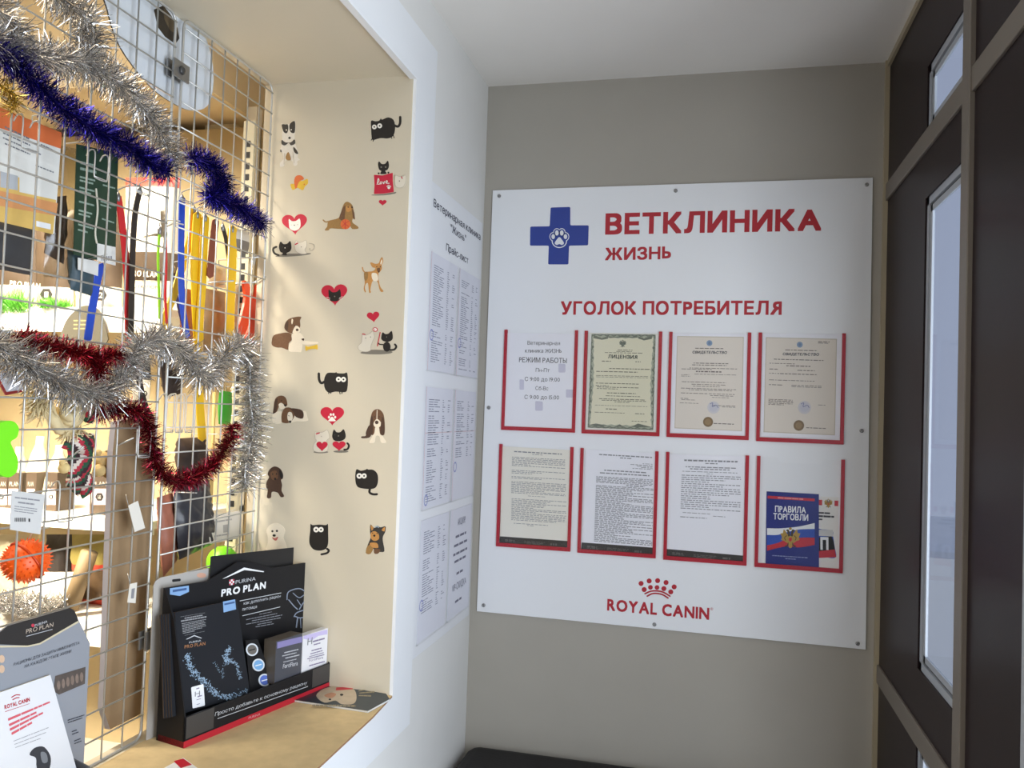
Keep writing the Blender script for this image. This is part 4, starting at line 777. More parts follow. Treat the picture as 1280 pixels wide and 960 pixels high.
# magazine on the sill
b = MB(); mz = ZC + .0004
def zq(px, py, z): return at(px, py, 2, z)
mp = [(-.185, -.775), (.004, -.785), (.02, -.70), (-.002, -.668), (-.06, -.664), (-.175, -.667)]
b.prism([(x, y, mz) for x, y in mp], (0, 0, .004), M('magazine_teal', (34, 50, 60), .35, noise=.15, scale=25), M('page_edge', (214, 214, 210), .8))
MG = Plane((0, 0, mz + .004), (0, 0, 1))
flat(b, MG, [k6(*p) for p in sm([(810, 752), (850, 718), (920, 706), (985, 720), (1000, 760), (985, 790), (930, 792), (900, 775), (850, 785)], 4)], M('magazine_dog', (188, 172, 148), .5, noise=.15, scale=60), .0003)
flat(b, MG, [k6(*p) for p in sm([(848, 752), (880, 738), (905, 746), (880, 764)], 4)], M('dog_ear_tan', (190, 140, 110), .6), .0005); flat(b, MG, [k6(*p) for p in circ(930, 748, 8, 5)], dark, .0005); flat(b, MG, [k6(*p) for p in circ(875, 770, 6, 4)], dark, .0005)
flat(b, MG, [k6(*p) for p in ((905, 714), (985, 708), (982, 722), (902, 728))], flag_red, .0005)
wordrows(b, MG, [k6(*p) for p in ((1010, 725), (1085, 705), (1085, 770), (1000, 760))], [(.1, .0, .9, .12), (.4, .1, 1, .12), (.7, .1, .8, .12)], M('magazine_print', (150, 140, 116), .6), .0004, 3, (.2, .4))
wordrows(b, MG, [k6(*p) for p in ((780, 792), (1010, 795), (1005, 810), (780, 805))], [(.1, .05, .95, .6)], M('magazine_print', (150, 140, 116)), .0004, 5, (.04, .08))
tag(b.build('magazine'), 'dark teal magazine with a white dog cover lying beside the display stand', 'magazine')
# red and white leaflet corner
b = MB(); lp = [zq(203, 962, ZC), zq(229, 948, ZC), zq(262, 972, ZC), zq(232, 992, ZC)]
b.prism([(p.x, p.y, ZC + .0003) for p in lp], (0, 0, .0012), M('leaflet_white', (232, 232, 232), .5))
b.face([zq(217, 951.5, ZC + .0017), zq(226, 960, ZC + .0017), zq(240, 955.8, ZC + .0017), zq(229, 948, ZC + .0017)], flag_red)
tag(b.build('leaflet'), 'white leaflet with a red corner lying flat on the cardboard at the front', 'leaflet')

# ------------------------------------------------------------------ grey leaflet holder at the left
k5 = crop(0, 705, 3.765); k8 = crop(0, 740, 4.3636)
GH = Plane((-.338, 0, 0), (1, 0, 0)); grey_c = M('holder_grey_card', (144, 149, 158), .45); blk_c = M('holder_black', (46, 44, 44), .45)
hd = thing('leaflet_holder', 'grey and black cardboard leaflet holder standing left on the sill', 'leaflet holder', (-.32, -1.29, ZC))
out = [k8(*p) for p in ((-70, 300), (-20, 235), (40, 185), (375, 88), (400, 95), (418, 130), (490, 280))]
c = [GH.at(*p) for p in out]; c = [V((-.338, c[0].y, ZC))] + c + [V((-.338, c[-1].y, ZC))]
b = MB(); b.prism(c, (-.003, 0, 0), grey_c)
flat(b, GH, [k8(*p) for p in ((-70, 300), (-20, 235), (40, 185), (375, 88), (400, 95), (418, 130), (426, 158), (215, 278), (150, 292), (0, 286))], blk_c, .0004)
flat(b, GH, [k8(*p) for p in ((426, 156), (215, 278), (150, 292), (-70, 292), (-70, 304), (150, 300), (217, 286), (428, 166))], M('cream_line', (206, 196, 166), .5), .0006)
text(b, GH, 'PURINA', k8(188, 190), k8(256, 166), 14 / 4.364, silver_p, .0006); flat(b, GH, [k8(*p) for p in circ(178, 182, 9)], M('checker_red', (190, 60, 80)), .0006)
text(b, GH, 'PRO PLAN', k8(140, 228), k8(288, 188), 25 / 4.364, M('warm_grey_print', (190, 176, 160), .5), .0006); flat(b, GH, [k8(*p) for p in ((142, 240), (284, 202), (284, 205), (142, 243))], silver_p, .0006)
text(b, GH, 'РАЦИОНЫ ДЛЯ ЗАЩИТЫ ИММУНИТЕТА', k8(72, 404), k8(432, 284), 17 / 4.364, M('holder_text', (60, 64, 74), .6), .0006, 0, .15)
text(b, GH, 'НА КАЖДОМ ЭТАПЕ ЖИЗНИ', k8(132, 414), k8(386, 330), 17 / 4.364, M('holder_text', (60, 64, 74)), .0006, 0, .15)
hp = [k8(*p) for p in ((300, 458), (465, 408), (462, 500), (320, 560), (290, 540))]
flat(b, GH, hp, M('holder_photo', (84, 76, 72), .6, noise=.4, scale=90), .0006)
for i in range(6): flat(b, GH, [k8(*p) for p in circ(318 + i * 25, 508 - i * 9, 9, 26)], M('holder_photo2', (128, 112, 102), .6, noise=.4, scale=120), .0008)
wordrows(b, GH, [k8(*p) for p in ((360, 690), (470, 655), (455, 840), (385, 870))], [(.05, .05, .9, .03), (.12, .05, .8, .03), (.42, .2, .5, .03), (.5, .2, .6, .03), (.72, .3, .75, .03), (.8, .3, .8, .03)], M('holder_text', (60, 64, 74)), .0006, 3, (.1, .3))
for x, y in ((8, 365), (8, 420)): flat(b, GH, [k8(*p) for p in circ(x, y, 16, 22)], M('paw_beige', (206, 176, 150), .6), .0006)
b.build('back_panel', hd)
y1 = at(112, 940, 0, -.285).y
b = MB(); b.prism([(-.285, -1.62, ZC), (-.285, y1, ZC), (-.285, y1, ZC + .045), (-.285, -1.62, ZC + .045)], (-.003, 0, 0), M('holder_dark_grey', (96, 98, 102), .5)); b.build('front_lip', hd)
b = MB(); b.prism([(-.338, y1, ZC), (-.285, y1, ZC), (-.285, y1, ZC + .045), (-.338, y1, ZC + .06)], (0, .003, 0), M('holder_dark_grey', (96, 98, 102))); b.build('side_cheek', hd)
b = MB(); b.prism([(-.338, -1.62, ZC), (-.285, -1.62, ZC), (-.285, y1, ZC), (-.338, y1, ZC)], (0, 0, .003), grey_c); b.build('base_tray', hd)
# white booklet leaning in the holder
LN = Plane((-.294, -1.3, ZC + .006), V((math.cos(math.radians(11)), 0, math.sin(math.radians(11)))))
q = [k8(*p) for p in ((-150, 600), (275, 452), (430, 1010), (40, 1150))]
b = MB(); cc = [LN.at(*p) for p in q]
cover = M('booklet_white', (222, 224, 228), .4)
b.prism([cc[3], cc[2], cc[1], cc[0]], LN.n * -.007, cover, M('page_cream', (206, 192, 160), .8))
text(b, LN, 'ROYAL CANIN', k8(24, 640), k8(162, 596), 24 / 4.364, red, .0004, .03)
for p in ([(62, 575), (85, 562), (108, 562)], [(68, 588), (88, 578), (104, 576)]): flat(b, LN, [k8(*z) for z in stroke(p, 5)], red, .0004)
wordrows(b, LN, [k8(*p) for p in ((42, 690), (270, 596), (285, 660), (60, 790))], [(.0, .0, 1, .13), (.3, .0, .66, .13), (.55, .0, .8, .13), (.8, .02, .5, .13)], M('pink_red_print', (206, 92, 104), .6), .0004, 2, (.08, .3))
flat(b, LN, [k8(*p) for p in ((26, 652), (160, 608), (160, 610), (26, 655))], red, .0004)
wordrows(b, LN, [k8(*p) for p in ((72, 810), (262, 735), (280, 790), (85, 860))], [(.05, .0, 1, .06), (.4, .0, .9, .06), (.75, .0, .7, .06)], M('booklet_grey_print', (150, 152, 158), .6), .0004, 2, (.05, .2))
flat(b, LN, [k8(*p) for p in sm([(160, 888), (185, 852), (230, 842), (258, 865), (276, 905), (270, 960), (240, 1000), (200, 960), (195, 905)], 3)], M('dog_print_dark', (52, 54, 60), .6), .0004)
flat(b, LN, [k8(*p) for p in sm([(220, 875), (250, 880), (258, 925), (230, 930)], 3)], M('dog_print_grey', (120, 124, 130), .6), .0006)
tag(b.build('booklet'), 'white booklet with red headings leaning in the grey leaflet holder', 'booklet')

# ------------------------------------------------------------------ wire grid panels across the opening
XG = -.3605; wire = M('galvanised_wire', (196, 196, 192), .3, metal=.5)
def gridpanel(y0, y1, ys, z0, z1, zs, label):
    b = MB(); R_ = .0017; F_ = .0028; rr = .02
    for y in ys: b.tube([(XG, y, z0), (XG, y, z1)], R_, wire, 6)
    for z in zs: b.tube([(XG + .0034, y0, z), (XG + .0034, y1, z)], R_, wire, 6)
    ring_ = []
    for cy, cz, a0 in ((y1 - rr, z1 - rr, 0), (y0 + rr, z1 - rr, 90), (y0 + rr, z0 + rr, 180), (y1 - rr, z0 + rr, 270)):
        for k in range(6): a = math.radians(a0 + k * 18); ring_.append((XG, cy + rr * math.cos(a), cz + rr * math.sin(a)))
    ring_.append(ring_[0]); ring_.append(ring_[1]); b.tube(ring_, F_, wire, 8, caps=False)
    return tag(b.build('wire_grid_panel'), label, 'wire grid', 'wire grid panels')
zg = [1.849 + .0512 * k for k in range(-19, 9)]
gridpanel(-2.15, -1.0505, [-1.0505 - .0548 * k for k in range(1, 20)], ZS + .003, 2.276, zg, 'wire grid panel at the left, running in front of the shelves')
gridpanel(-1.024, -.672, [-1.024 + .0495 * k for k in range(1, 7)], ZS + .003, 2.280, zg, 'wire grid panel at the right, ending at the stickered reveal')
for zc in (2.165, 1.02):
    b = MB(); b.box(XG + .005, XG + .009, -1.060, -1.010, zc - .018, zc + .018, steel); b.box(XG - .010, XG - .006, -1.060, -1.010, zc - .018, zc + .018, steel)
    b.lathe((XG + .009, -1.037, zc), (1, 0, 0), [(.009, 0), (.009, .004), (.005, .006), (0, .006)], M('bolt_dark', (90, 90, 90), .4, metal=.7), 6); b.tube([(XG - .006, -1.037, zc), (XG + .006, -1.037, zc)], .003, steel, 6)
    tag(b.build('grid_clamp', bev=.0006), 'metal clamp joining the two grid panels ' + ('near the white oval sign' if zc > 2 else 'low down behind the display stand'), 'clamp')
# loop hooks hung on the wires
def hook(px0, px1, py0, py1, label, grp='wire hooks on the grid'):
    """closed wire loop hanging in front of the grid with two little hooks over a wire"""
    X = XG + .012; a = at(px0, py0, 0, X); c = at(px1, py1, 0, X); y0, y1, z1, z0 = a.y, c.y, a.z, c.z
    b = MB(); r = .006
    pts = [(XG - .006, y0, z1 - .006), (XG + .001, y0, z1 + .004), (X, y0, z1), (X, y0, z0 + r), (X, y0 + r, z0), (X, y1 - r, z0), (X, y1, z0 + r), (X, y1, z1), (XG + .001, y1, z1 + .004), (XG - .006, y1, z1 - .006)]
    b.tube(smo(pts, 3), .0013, wire, 6); b.tube([(X, y0, z0 + .05 * (z1 - z0)), (X, y1, z0 + .05 * (z1 - z0))], .0011, wire, 5)
    return tag(b.build('wire_hook'), label, 'hook', grp)
for px, lab in ((209, 'first of three long wire hooks under the dip of the silver tinsel'), (221, 'middle of three long wire hooks under the dip of the silver tinsel'), (233, 'last of three long wire hooks under the dip of the silver tinsel')): hook(px, px + 7, 496, 540, lab)
hook(29, 47, 146, 192, 'wire loop hook over the orange-headed pack, top left of the grid')
hook(119, 134, 190, 228, 'wire loop hook in front of the dark green card')
hook(172, 187, 205, 246, 'wire loop hook under the blue tinsel by the red lead')
hook(226, 241, 210, 256, 'wire loop hook above the blue lead')
hook(75, 91, 606, 650, 'wire loop hook beside the barcode ticket low on the grid')
hook(174, 187, 533, 571, 'wire loop hook in front of the cardboard below the dark red tinsel')

# ------------------------------------------------------------------ tinsel garlands
def tinsel_mat(name, rgb): return M(name, rgb, .2, metal=.94)
t_sil = tinsel_mat('silver_tinsel', (224, 223, 221)); t_sd = tinsel_mat('silver_tinsel_dark', (158, 157, 156)); t_blu = tinsel_mat('blue_tinsel', (66, 56, 164)); t_red = tinsel_mat('red_tinsel', (136, 30, 48)); t_gld = tinsel_mat('gold_tinsel', (196, 168, 84))
def garland(paths, rad, dens, mats, label, seed, X=XG + .012, name='tinsel_garland', grp='tinsel garlands on the grid', wd=.0013):
    b = MB(); rn = random.Random(seed)
    for path in paths:
        P = [at(p[0], p[1], 0, X + (p[2] if len(p) > 2 else 0)) for p in path]; S = [V(p) for p in smo(P, 8)]
        b.tube(S, .0022, mats[0], 5)
        for i in range(len(S) - 1):
            a, e = S[i], S[i + 1]; L = (e - a).length; t = (e - a).normalized(); u = t.orthogonal().normalized(); q = t.cross(u)
            for _ in range(int(L * dens + rn.random())):
                o = a.lerp(e, rn.random()); th = rn.uniform(0, 6.283); d = (u * math.cos(th) + q * math.sin(th) + t * rn.uniform(-.55, .55)).normalized()
                l = rad * rn.uniform(.55, 1.12); side = d.cross(V((rn.uniform(-1, 1), rn.uniform(-1, 1), rn.uniform(-1, 1)))).normalized() * wd * rn.uniform(.6, 1.2) * .5
                bend = V((rn.uniform(-1, 1), rn.uniform(-1, 1), rn.uniform(-1.3, .5))) * l * .16; p1 = o + d * l * .55 + bend * .4; p2 = o + d * l + bend
                if p2.x < XG - .03: continue
                b.add([o - side, o + side, p1 + side, p1 - side, p2 + side * .7, p2 - side * .7], [(0, 1, 2, 3), (3, 2, 4, 5)], rn.choice(mats))
    return tag(b.build(name), label, 'tinsel', grp)
garland([[(-20, 45), (20, 62), (60, 72), (100, 78), (140, 98), (175, 130), (198, 160), (208, 185), (218, 208)], [(58, -15), (88, 5), (112, 28), (118, 55), (104, 76)], [(-15, 5), (10, 25), (25, 60)]], .042, 7500, [t_sil, t_sil, t_sd], 'thick silver tinsel garland across the top left of the grid', 1)
garland([[(-15, 62), (12, 75), (45, 103), (75, 132), (100, 150), (130, 168), (160, 182), (190, 205), (210, 216)], [(236, 196), (258, 202), (272, 216), (280, 232), (262, 245), (290, 254), (310, 268), (328, 282)]], 0.034, 9000, [t_blu, tinsel_mat('blue_tinsel_dark', (30, 26, 120))], 'deep blue tinsel garland across the upper grid', 2)
garland([[(-12, 100), (8, 112), (20, 122), (14, 140)]], .022, 3500, [t_gld], 'bit of gold tinsel at the far left of the grid', 3)
garland([[(20, 418), (50, 430), (85, 438), (120, 446), (150, 444)], [(105, 448), (125, 462), (112, 474)]], .026, 8000, [t_red, t_red, t_red, tinsel_mat('red_tinsel_light', (190, 60, 66))], 'dark red tinsel garland above the lower silver tinsel', 4, XG + .006)
garland([[(-20, 425), (10, 440), (40, 458), (70, 474), (100, 488), (130, 492), (155, 468), (172, 436), (200, 424), (228, 440), (250, 470), (266, 466), (282, 440), (302, 432), (312, 450), (312, 490), (316, 530), (312, 560), (306, 590), (308, 610)]], .044, 8000, [t_sil, t_sil, t_sd], 'thick silver tinsel garland looping across the lower grid', 5)
garland([[(124, 515), (150, 512), (176, 516), (188, 545), (196, 580), (214, 600), (244, 596), (268, 578), (286, 552), (292, 530)]], .027, 8000, [t_red, t_red, tinsel_mat('maroon_tinsel', (120, 20, 50))], 'wine red tinsel garland hanging in a loop under the silver', 6)

# ------------------------------------------------------------------ white oval sign behind the grid
XS = XG - .018
b = MB(); OP = Plane((XS, 0, 0), (1, 0, 0))
plate(b, OP, sm([(126, -30), (134, 10), (150, 58), (188, 108), (224, 133), (246, 138), (262, 128), (267, 92), (259, 52), (240, 14), (220, -20), (170, -50)], 4), .003, M('sign_white', (214, 220, 226), .4), -.003, M('sign_edge', (60, 54, 48), .5))
flat(b, OP, [(192, 12), (204, 7), (214, 20), (222, 36), (224, 48), (219, 55), (206, 46), (197, 34)], M('tape_dark', (52, 44, 34), .5), .0005)
flat(b, OP, [(204, 7), (214, 20), (222, 36), (223, 44), (212, 38), (205, 24)], M('tape_brown', (92, 78, 56), .5), .0007)
tag(b.build('sign'), 'white oval sign fixed behind the top of the wire grid', 'sign')

# ------------------------------------------------------------------ shop behind the grid
XB_ = -.44                                              # goods hanging from the shop side of the grid
def HP(x): return Plane((x, 0, 0), (1, 0, 0))
steel_w = M('shelf_white', (236, 232, 222), .4); shop_dark = M('shop_shadow_board', (150, 130, 96), .8)
# shelving unit facing the viewer
YF = -.74; sx0, sx1 = -2.3, -.585
def zz(px, py): return at(px, py, 1, YF).z
su = thing('shelving_unit', 'white shop shelving unit loaded with pet goods behind the wire grid', 'shelving unit', ((sx0 + sx1) / 2, -.55, 0))
b = MB(); b.box(sx0, sx1, -.345, -.335, 0, 2.3, M('shelf_back_beige', (196, 176, 136), .7)); b.build('back_panel', su)
for x in (sx0, sx1 - .03): b = MB(); b.box(x, x + .03, -.37, -.34, 0, 2.35, steel_w); b.build('upright', su)
LV = [zz(90, 415), zz(90, 661), zz(118, 808), .45]
shelf_h = [.062, .034, .06, .034]
for z, h in zip(LV, shelf_h):
    b = MB(); b.box(sx0, sx1, YF + .004, -.345, z + h - .02, z + h, steel_w); b.box(sx0, sx1, YF - .004, YF + .004, z, z + h, steel_w); b.build('shelf', su, bev=.001)
zsh = [z + h for z, h in zip(LV, shelf_h)]
b = MB()
b.box(sx0, sx1, -.74, -.345, .1, .12, steel_w); b.build('base_shelf', su)
# column, bulkhead and beams of the shop
struct('trim_10', MB().box(-1.9, -.62, -.62, -.2, 2.33, 2.9, M('bulkhead_paint', (228, 208, 168), .8)))
struct('trim_11', MB().box(-.80, -.70, -.30, -.2, 0, 2.33, M('column_paint', (240, 228, 200), .7)))
struct('trim_12', MB().box(-.66, -.39, -.30, -.2, 2.28, 2.33, M('bulkhead_paint', (228, 208, 168))))
# slotted upright rail just inside the reveal
b = MB(); b.box(-.445, -.415, -.655, -.645, .9, 2.2, M('rail_beige', (206, 196, 166), .5))
for i in range(44): b.box(-.436, -.424, -.6565, -.654, .93 + i * .028, .945 + i * .028, dark)
tag(b.build('slotted_rail'), 'slotted shelf rail standing beside the reveal behind the grid', 'rail')

br_c = M('bag_dark_brown', (78, 64, 50), .45, noise=.15, scale=15); br_w = M('bag_white', (198, 192, 178), .45); br_k = M('bag_black', (44, 40, 38), .45)
def bag(x0, x1, y0, y1, Yp, label, fn, deco=None, name='pet_food_bag', grp='pet food bags on the shelves', bulge=.035, seed=1, zb=None):
    q = [at(x0, y0, 1, Yp), at(x1, y0, 1, Yp), at(x1, y1, 1, Yp), at(x0, y1, 1, Yp)]
    if zb is not None:
        for k in (2, 3): q[k].z = zb + .001
    b = MB(); b.pouch(q, (0, -1, 0), bulge, fn, 16, 24, .0015, seed)
    if deco: deco(b, Plane((0, Yp - bulge - .002, 0), (0, -1, 0)))
    return tag(b.build(name), label, 'bag', grp)
def pp(u, v):
    if v > .8: return br_w
    return br_c
def hexa(b, pl, cx, cy, r, s='1'):
    flat(b, pl, [(cx + r * math.cos(math.pi / 3 * k), cy + r * math.sin(math.pi / 3 * k)) for k in range(6)], br_k, .0005)
    text(b, pl, s, (cx - r * .3, cy + r * .45), (cx + r * .3, cy + r * .45), r * .9, br_w, .0009)
Z0 = zsh[0]
bag(-40, 46, 250, 386, -.69, 'brown food bag with white lettering at the left of the upper shelf', pp, lambda b, p: text(b, p, 'PRO PLAN', (12, 357), (50, 361), 7, br_w, .0006, .02), zb=Z0)
bag(48, 92, 262, 386, -.69, 'food bag with a black hexagon behind the pale pack on the upper shelf', pp, lambda b, p: hexa(b, p, 58, 368, 8), seed=2, zb=Z0)
bag(95, 152, 258, 386, -.69, 'brown food bag behind the blue lead on the upper shelf', pp, lambda b, p: hexa(b, p, 126, 369, 8, '2'), seed=3, zb=Z0)
def wbag(u, v):
    if v < .07: return M('bag_red', (200, 66, 50), .45)
    if .60 < v < .80: return br_c
    return br_w
bag(157, 226, 222, 386, -.69, 'large white food bag with a red top behind the black lead', wbag, lambda b, p: (text(b, p, 'PRO PLAN', (162, 345), (198, 347), 8, br_w, .0006, .03), text(b, p, 'NUTRITION', (161, 360), (199, 361), 4, br_k, .0006), flat(b, p, [(176, 264), (200, 256), (202, 290), (178, 296)], M('bag_pale_print', (214, 206, 190), .6), .0005)), seed=4, zb=Z0)
# artificial grass on the shelf lip
gm = M('artificial_grass', (110, 190, 60), .6); gm2 = M('artificial_grass_dark', (70, 140, 40), .6)
for (xa, xb, yt, yb, lab) in ((-12, 36, 350, 392, 'tuft of artificial grass at the left end of the upper shelf'), (50, 84, 366, 386, 'low strip of artificial grass near the middle of the upper shelf')):
    b = MB(); rg = random.Random(xa)
    A = at(xa, yb, 1, YF - .006); Bq = at(xb, yb, 1, YF - .006); hh = (at(xa, yt, 1, YF - .006) - A).z
    for _ in range(700):
        t = rg.random(); p = A.lerp(Bq, t) + V((0, rg.uniform(-.012, .02), rg.uniform(0, .3) * hh)); d = V((rg.uniform(-1, 1), rg.uniform(-1, .6), rg.uniform(.3, 1.4))).normalized() * hh * rg.uniform(.3, .75); s = V((rg.uniform(-1, 1), rg.uniform(-1, 1), 0)).normalized() * .0011
        b.add([p - s, p + s, p + d], [(0, 1, 2)], rg.choice([gm, gm, gm2]))
    tag(b.build('artificial_grass'), lab, 'artificial grass', None, 'stuff')
# round-topped shelf sign
b = MB(); RP = Plane((0, YF - .02, 0), (0, -1, 0))
plate(b, RP, sm([(76, 432), (78, 412), (86, 396), (100, 384), (112, 382), (124, 388), (130, 404), (131, 432)], 3), .003, M('shelf_sign_grey', (74, 70, 58), .5), -.003)
for y, w_ in ((400, 20), (405, 24), (410, 18)): flat(b, RP, [(92, y), (92 + w_, y), (92 + w_, y + 1.6), (92, y + 1.6)], M('shelf_sign_print', (150, 136, 90), .5), .0005)
tag(b.build('shelf_sign'), 'grey round-topped sign hanging on the edge of the upper shelf', 'sign')
# middle shelf goods
Z1 = zsh[1]
def cone_bottle(px, label, h, seed):
    c = at(px, 612, 1, -.66); b = MB(); r = .036
    b.lathe((c.x, c.y, Z1), (0, 0, 1), [(0, 0), (r, 0), (r * 1.02, h * .25), (r * .9, h * .45), (r * .55, h * .75), (r * .3, h * .88), (r * .26, h), (0, h)], M('pale_bag', (214, 204, 176), .5, noise=.06, scale=30), 18)
    tag(b.build('pale_bottle'), label, 'bottle', 'pale bottles on the middle shelf')
for px, lab, h in ((22, 'pale tapered bottle at the left end of the middle shelf', .155), (47, 'pale tapered bottle in the middle of its row of three', .185), (72, 'pale tapered bottle behind the tartan toy', .165)): cone_bottle(px, lab, h, 1)
def pack(x0, x1, y0, y1, Yp, zb, mats, label, num, grp='small food packs on the middle shelf'):
    a, c = at(x0, y0, 1, Yp), at(x1, y1, 1, Yp); b = MB()
    b.box(a.x, c.x, Yp, Yp + .06, zb + .0005, a.z, mats[0])
    P_ = Plane((0, Yp, 0), (0, -1, 0)); yb = y1
    flat(b, P_, [(x0 + .5, y0 + (y1 - y0) * .5), (x1 - .5, y0 + (y1 - y0) * .5), (x1 - .5, y1 - 1), (x0 + .5, y1 - 1)], mats[1], .0004)
    hexa(b, P_, (x0 + x1) / 2, y0 + (y1 - y0) * .74, (x1 - x0) * .27, num); text(b, P_, 'PLAN', (x0 + 2, y0 + (y1 - y0) * .42), (x1 - 2, y0 + (y1 - y0) * .42), (y1 - y0) * .14, br_w, .0005)
    return tag(b.build('food_pack', bev=.001), label, 'pack', grp)
for x0, x1, num, lab in ((-6, 9, '1', 'small food pack at the far left of the middle shelf'), (10, 26, '1+', 'small food pack beside the first pale bottle'), (33, 44, '1', 'small food pack between two pale bottles'), (58, 70, '1', 'small food pack left of the tartan toy'), (114, 135, '1-10', 'small food pack at the right end of the middle shelf')):
    pack(x0, x1, 590, 632, -.71, Z1, (br_c, M('pack_pink', (226, 206, 206), .5)), lab, num)
b = MB(); q = [at(166, 440, 1, -.66), at(187, 440, 1, -.66), at(187, 500, 1, -.66), at(166, 500, 1, -.66)]
b.pouch(q, (0, -1, 0), .02, lambda u, v: br_w if v > .6 else br_k, 10, 12); TP = Plane((0, -.684, 0), (0, -1, 0)); text(b, TP, 'AN', (175, 484), (187, 485), 8, br_w, .0006); hexa(b, TP, 181, 492, 4)
tag(b.build('pet_food_bag'), 'small black food bag seen beside the grid joint under the silver tinsel', 'bag')
# lower shelf goods
Z2 = zsh[2]
fur = M('crumpled_bag', (190, 178, 148), .5, noise=.25, scale=25)
def lump(x0, x1, y0, y1, Yp, mat, label, seed, name='pouch', cat='pouch', grp='pouches on the lower shelf', bulge=.03, deco=None):
    b = MB(); q = [at(x0, y0, 1, Yp), at(x1, y0, 1, Yp), at(x1, y1, 1, Yp), at(x0, y1, 1, Yp)]; 
    for k in (2, 3): q[k].z = Z2 + .001
    b.pouch(q, (0, -1, 0), bulge, mat, 12, 12, .005, seed)
    if deco: deco(b, Plane((0, Yp - bulge - .004, 0), (0, -1, 0)))
    return tag(b.build(name), label, cat, grp)
lump(-10, 34, 668, 775, -.60, fur, 'crumpled beige pouch behind the orange ball', 1)
lump(38, 92, 715, 775, -.69, M('white_pouch', (222, 214, 196), .45, noise=.1, scale=30), 'crumpled white pouch below the orange ball', 2)
lump(58, 92, 668, 775, -.56, M('dark_pouch', (52, 44, 40), .5, noise=.2, scale=30), 'dark pouch at the back of the lower shelf', 3)
lump(90, 134, 668, 775, -.60, lambda u, v: M('pouch_red', (190, 62, 40), .45) if .44 < v < .54 or v > .9 else (M('pouch_olive', (150, 136, 70), .5, noise=.3, scale=40) if v < .44 else M('pouch_brown', (94, 72, 48), .5, noise=.4, scale=30)), 'striped red and olive pouch at the right end of the lower shelf', 4)
b = MB(); a = at(112, 690, 1, -.72); c = at(88, 762, 1, -.72); c.z = Z2 + .022
b.tube([a, c], .02, M('roll_brown', (128, 108, 78), .6, noise=.15, scale=20), 14); tag(b.build('roll'), 'brown cardboard roll leaning across the lower shelf', 'roll')
b = MB(); rg = random.Random(3); A = at(-8, 770, 1, -.765); Bq = at(74, 765, 1, -.765)
for _ in range(2600):
    p = A.lerp(Bq, rg.random()) + V((0, rg.uniform(-.03, .03), 0)); p.z = Z2 + .006 + rg.random() * .035; d = V((rg.uniform(-1, 1), rg.uniform(-1, 1), rg.uniform(-.2, 1))).normalized() * .026; s = d.cross(V((rg.uniform(-1, 1), rg.uniform(-1, 1), rg.uniform(-1, 1)))).normalized() * .0009
    b.add([p - s, p + s, p + d + s, p + d - s], [(0, 1, 2, 3)], t_sil)
tag(b.build('tinsel_heap'), 'heap of silver tinsel lying along the lower shelf', 'tinsel', None, 'stuff')

# tall cardboard piece behind the grid
b = MB(); CB = HP(-.392)
plate(b, CB, [(146, 528), (170, 520), (195, 524), (192, 600), (187, 745), (178, 892), (139, 912), (130, 886), (132, 850), (137, 700), (142, 565)], .012, M('carton_brown', (150, 124, 92), .85, noise=.1, scale=14, bump=.2), -.014, M('carton_edge', (176, 172, 176), .6))
c = CB.at(141, 700)
tag(b.build('cardboard_piece'), 'tall brown cardboard piece standing behind the joint of the two grids', 'cardboard')
# white tickets tied on the grid over the cardboard
for poly, lab in (([(160, 632), (172, 626), (181, 660), (168, 665)], 'white ticket tied to the grid over the top of the cardboard piece'), ([(162, 730), (171, 728), (169, 754), (159, 753)], 'small white ticket tied to the grid over the middle of the cardboard piece')):
    b = MB(); TK = HP(XG + .006); plate(b, TK, poly, .0008, M('ticket_white', (226, 222, 212), .6), 0)
    if 'small' in lab: flat(b, TK, [(164, 736), (168, 735), (166.5, 748), (163, 748)], ink, .0012)
    b.tube([TK.at(*poly[0], .001), V((XG, TK.at(*poly[0]).y, TK.at(*poly[0]).z + .02))], .0006, wire, 4)
    tag(b.build('ticket'), lab, 'ticket', 'tickets tied to the grid')

# packs and cards hanging on the shop side of the grid
def hang(b, x, z_top, y, X):     # a wire peg that carries a hanging thing
    b.tube([V((XG - .001, y, z_top + .012)), V((X, y, z_top + .010)), V((X, y, z_top - .004))], .0012, wire, 5)
X1 = -.405
P1 = HP(X1)
b = MB(); plate(b, P1, [(-30, 124), (77, 168), (74, 212), (68, 292), (-30, 262)], .0015, M('header_white', (222, 222, 216), .5), -.0015)
flat(b, P1, [(-30, 122), (77, 166), (76, 186), (-30, 150)], M('header_orange', (216, 112, 62), .5), .0004); flat(b, P1, [(-30, 205), (24, 222), (24, 240), (70, 250), (66, 293), (-30, 270)], M('header_sand', (216, 180, 100), .5, noise=.15, scale=30), .0004)
flat(b, P1, [(0, 214), (22, 220), (22, 238), (0, 234)], M('header_photo_grey', (176, 180, 184), .5), .0006); flat(b, P1, [(45, 276), (63, 280), (63, 287), (45, 283)], white_print, .0006); flat(b, P1, [(-30, 232), (72, 254), (70, 270), (-30, 252)], M('header_peach', (214, 150, 96), .5, noise=.15, scale=30), .0005)
wordrows(b, P1, [(2, 152), (70, 186), (70, 236), (2, 214)], [(.06, .05, .5, .04), (.06, .7, .95, .05), (.2, .02, .5, .03), (.3, .02, .7, .03), (.4, .05, .5, .03), (.6, .6, .95, .03)], M('header_ink', (120, 122, 128), .6), .0006, 3)
hang(b, 0, P1.at(40, 152).z, P1.at(40, 152).y, X1); tag(b.build('header_card'), 'pet product card with an orange strip hanging at the left of the grid', 'card')
b = MB(); q = [P1.at(*p, -.02) for p in ((-24, 270), (54, 282), (50, 344), (-24, 330))]
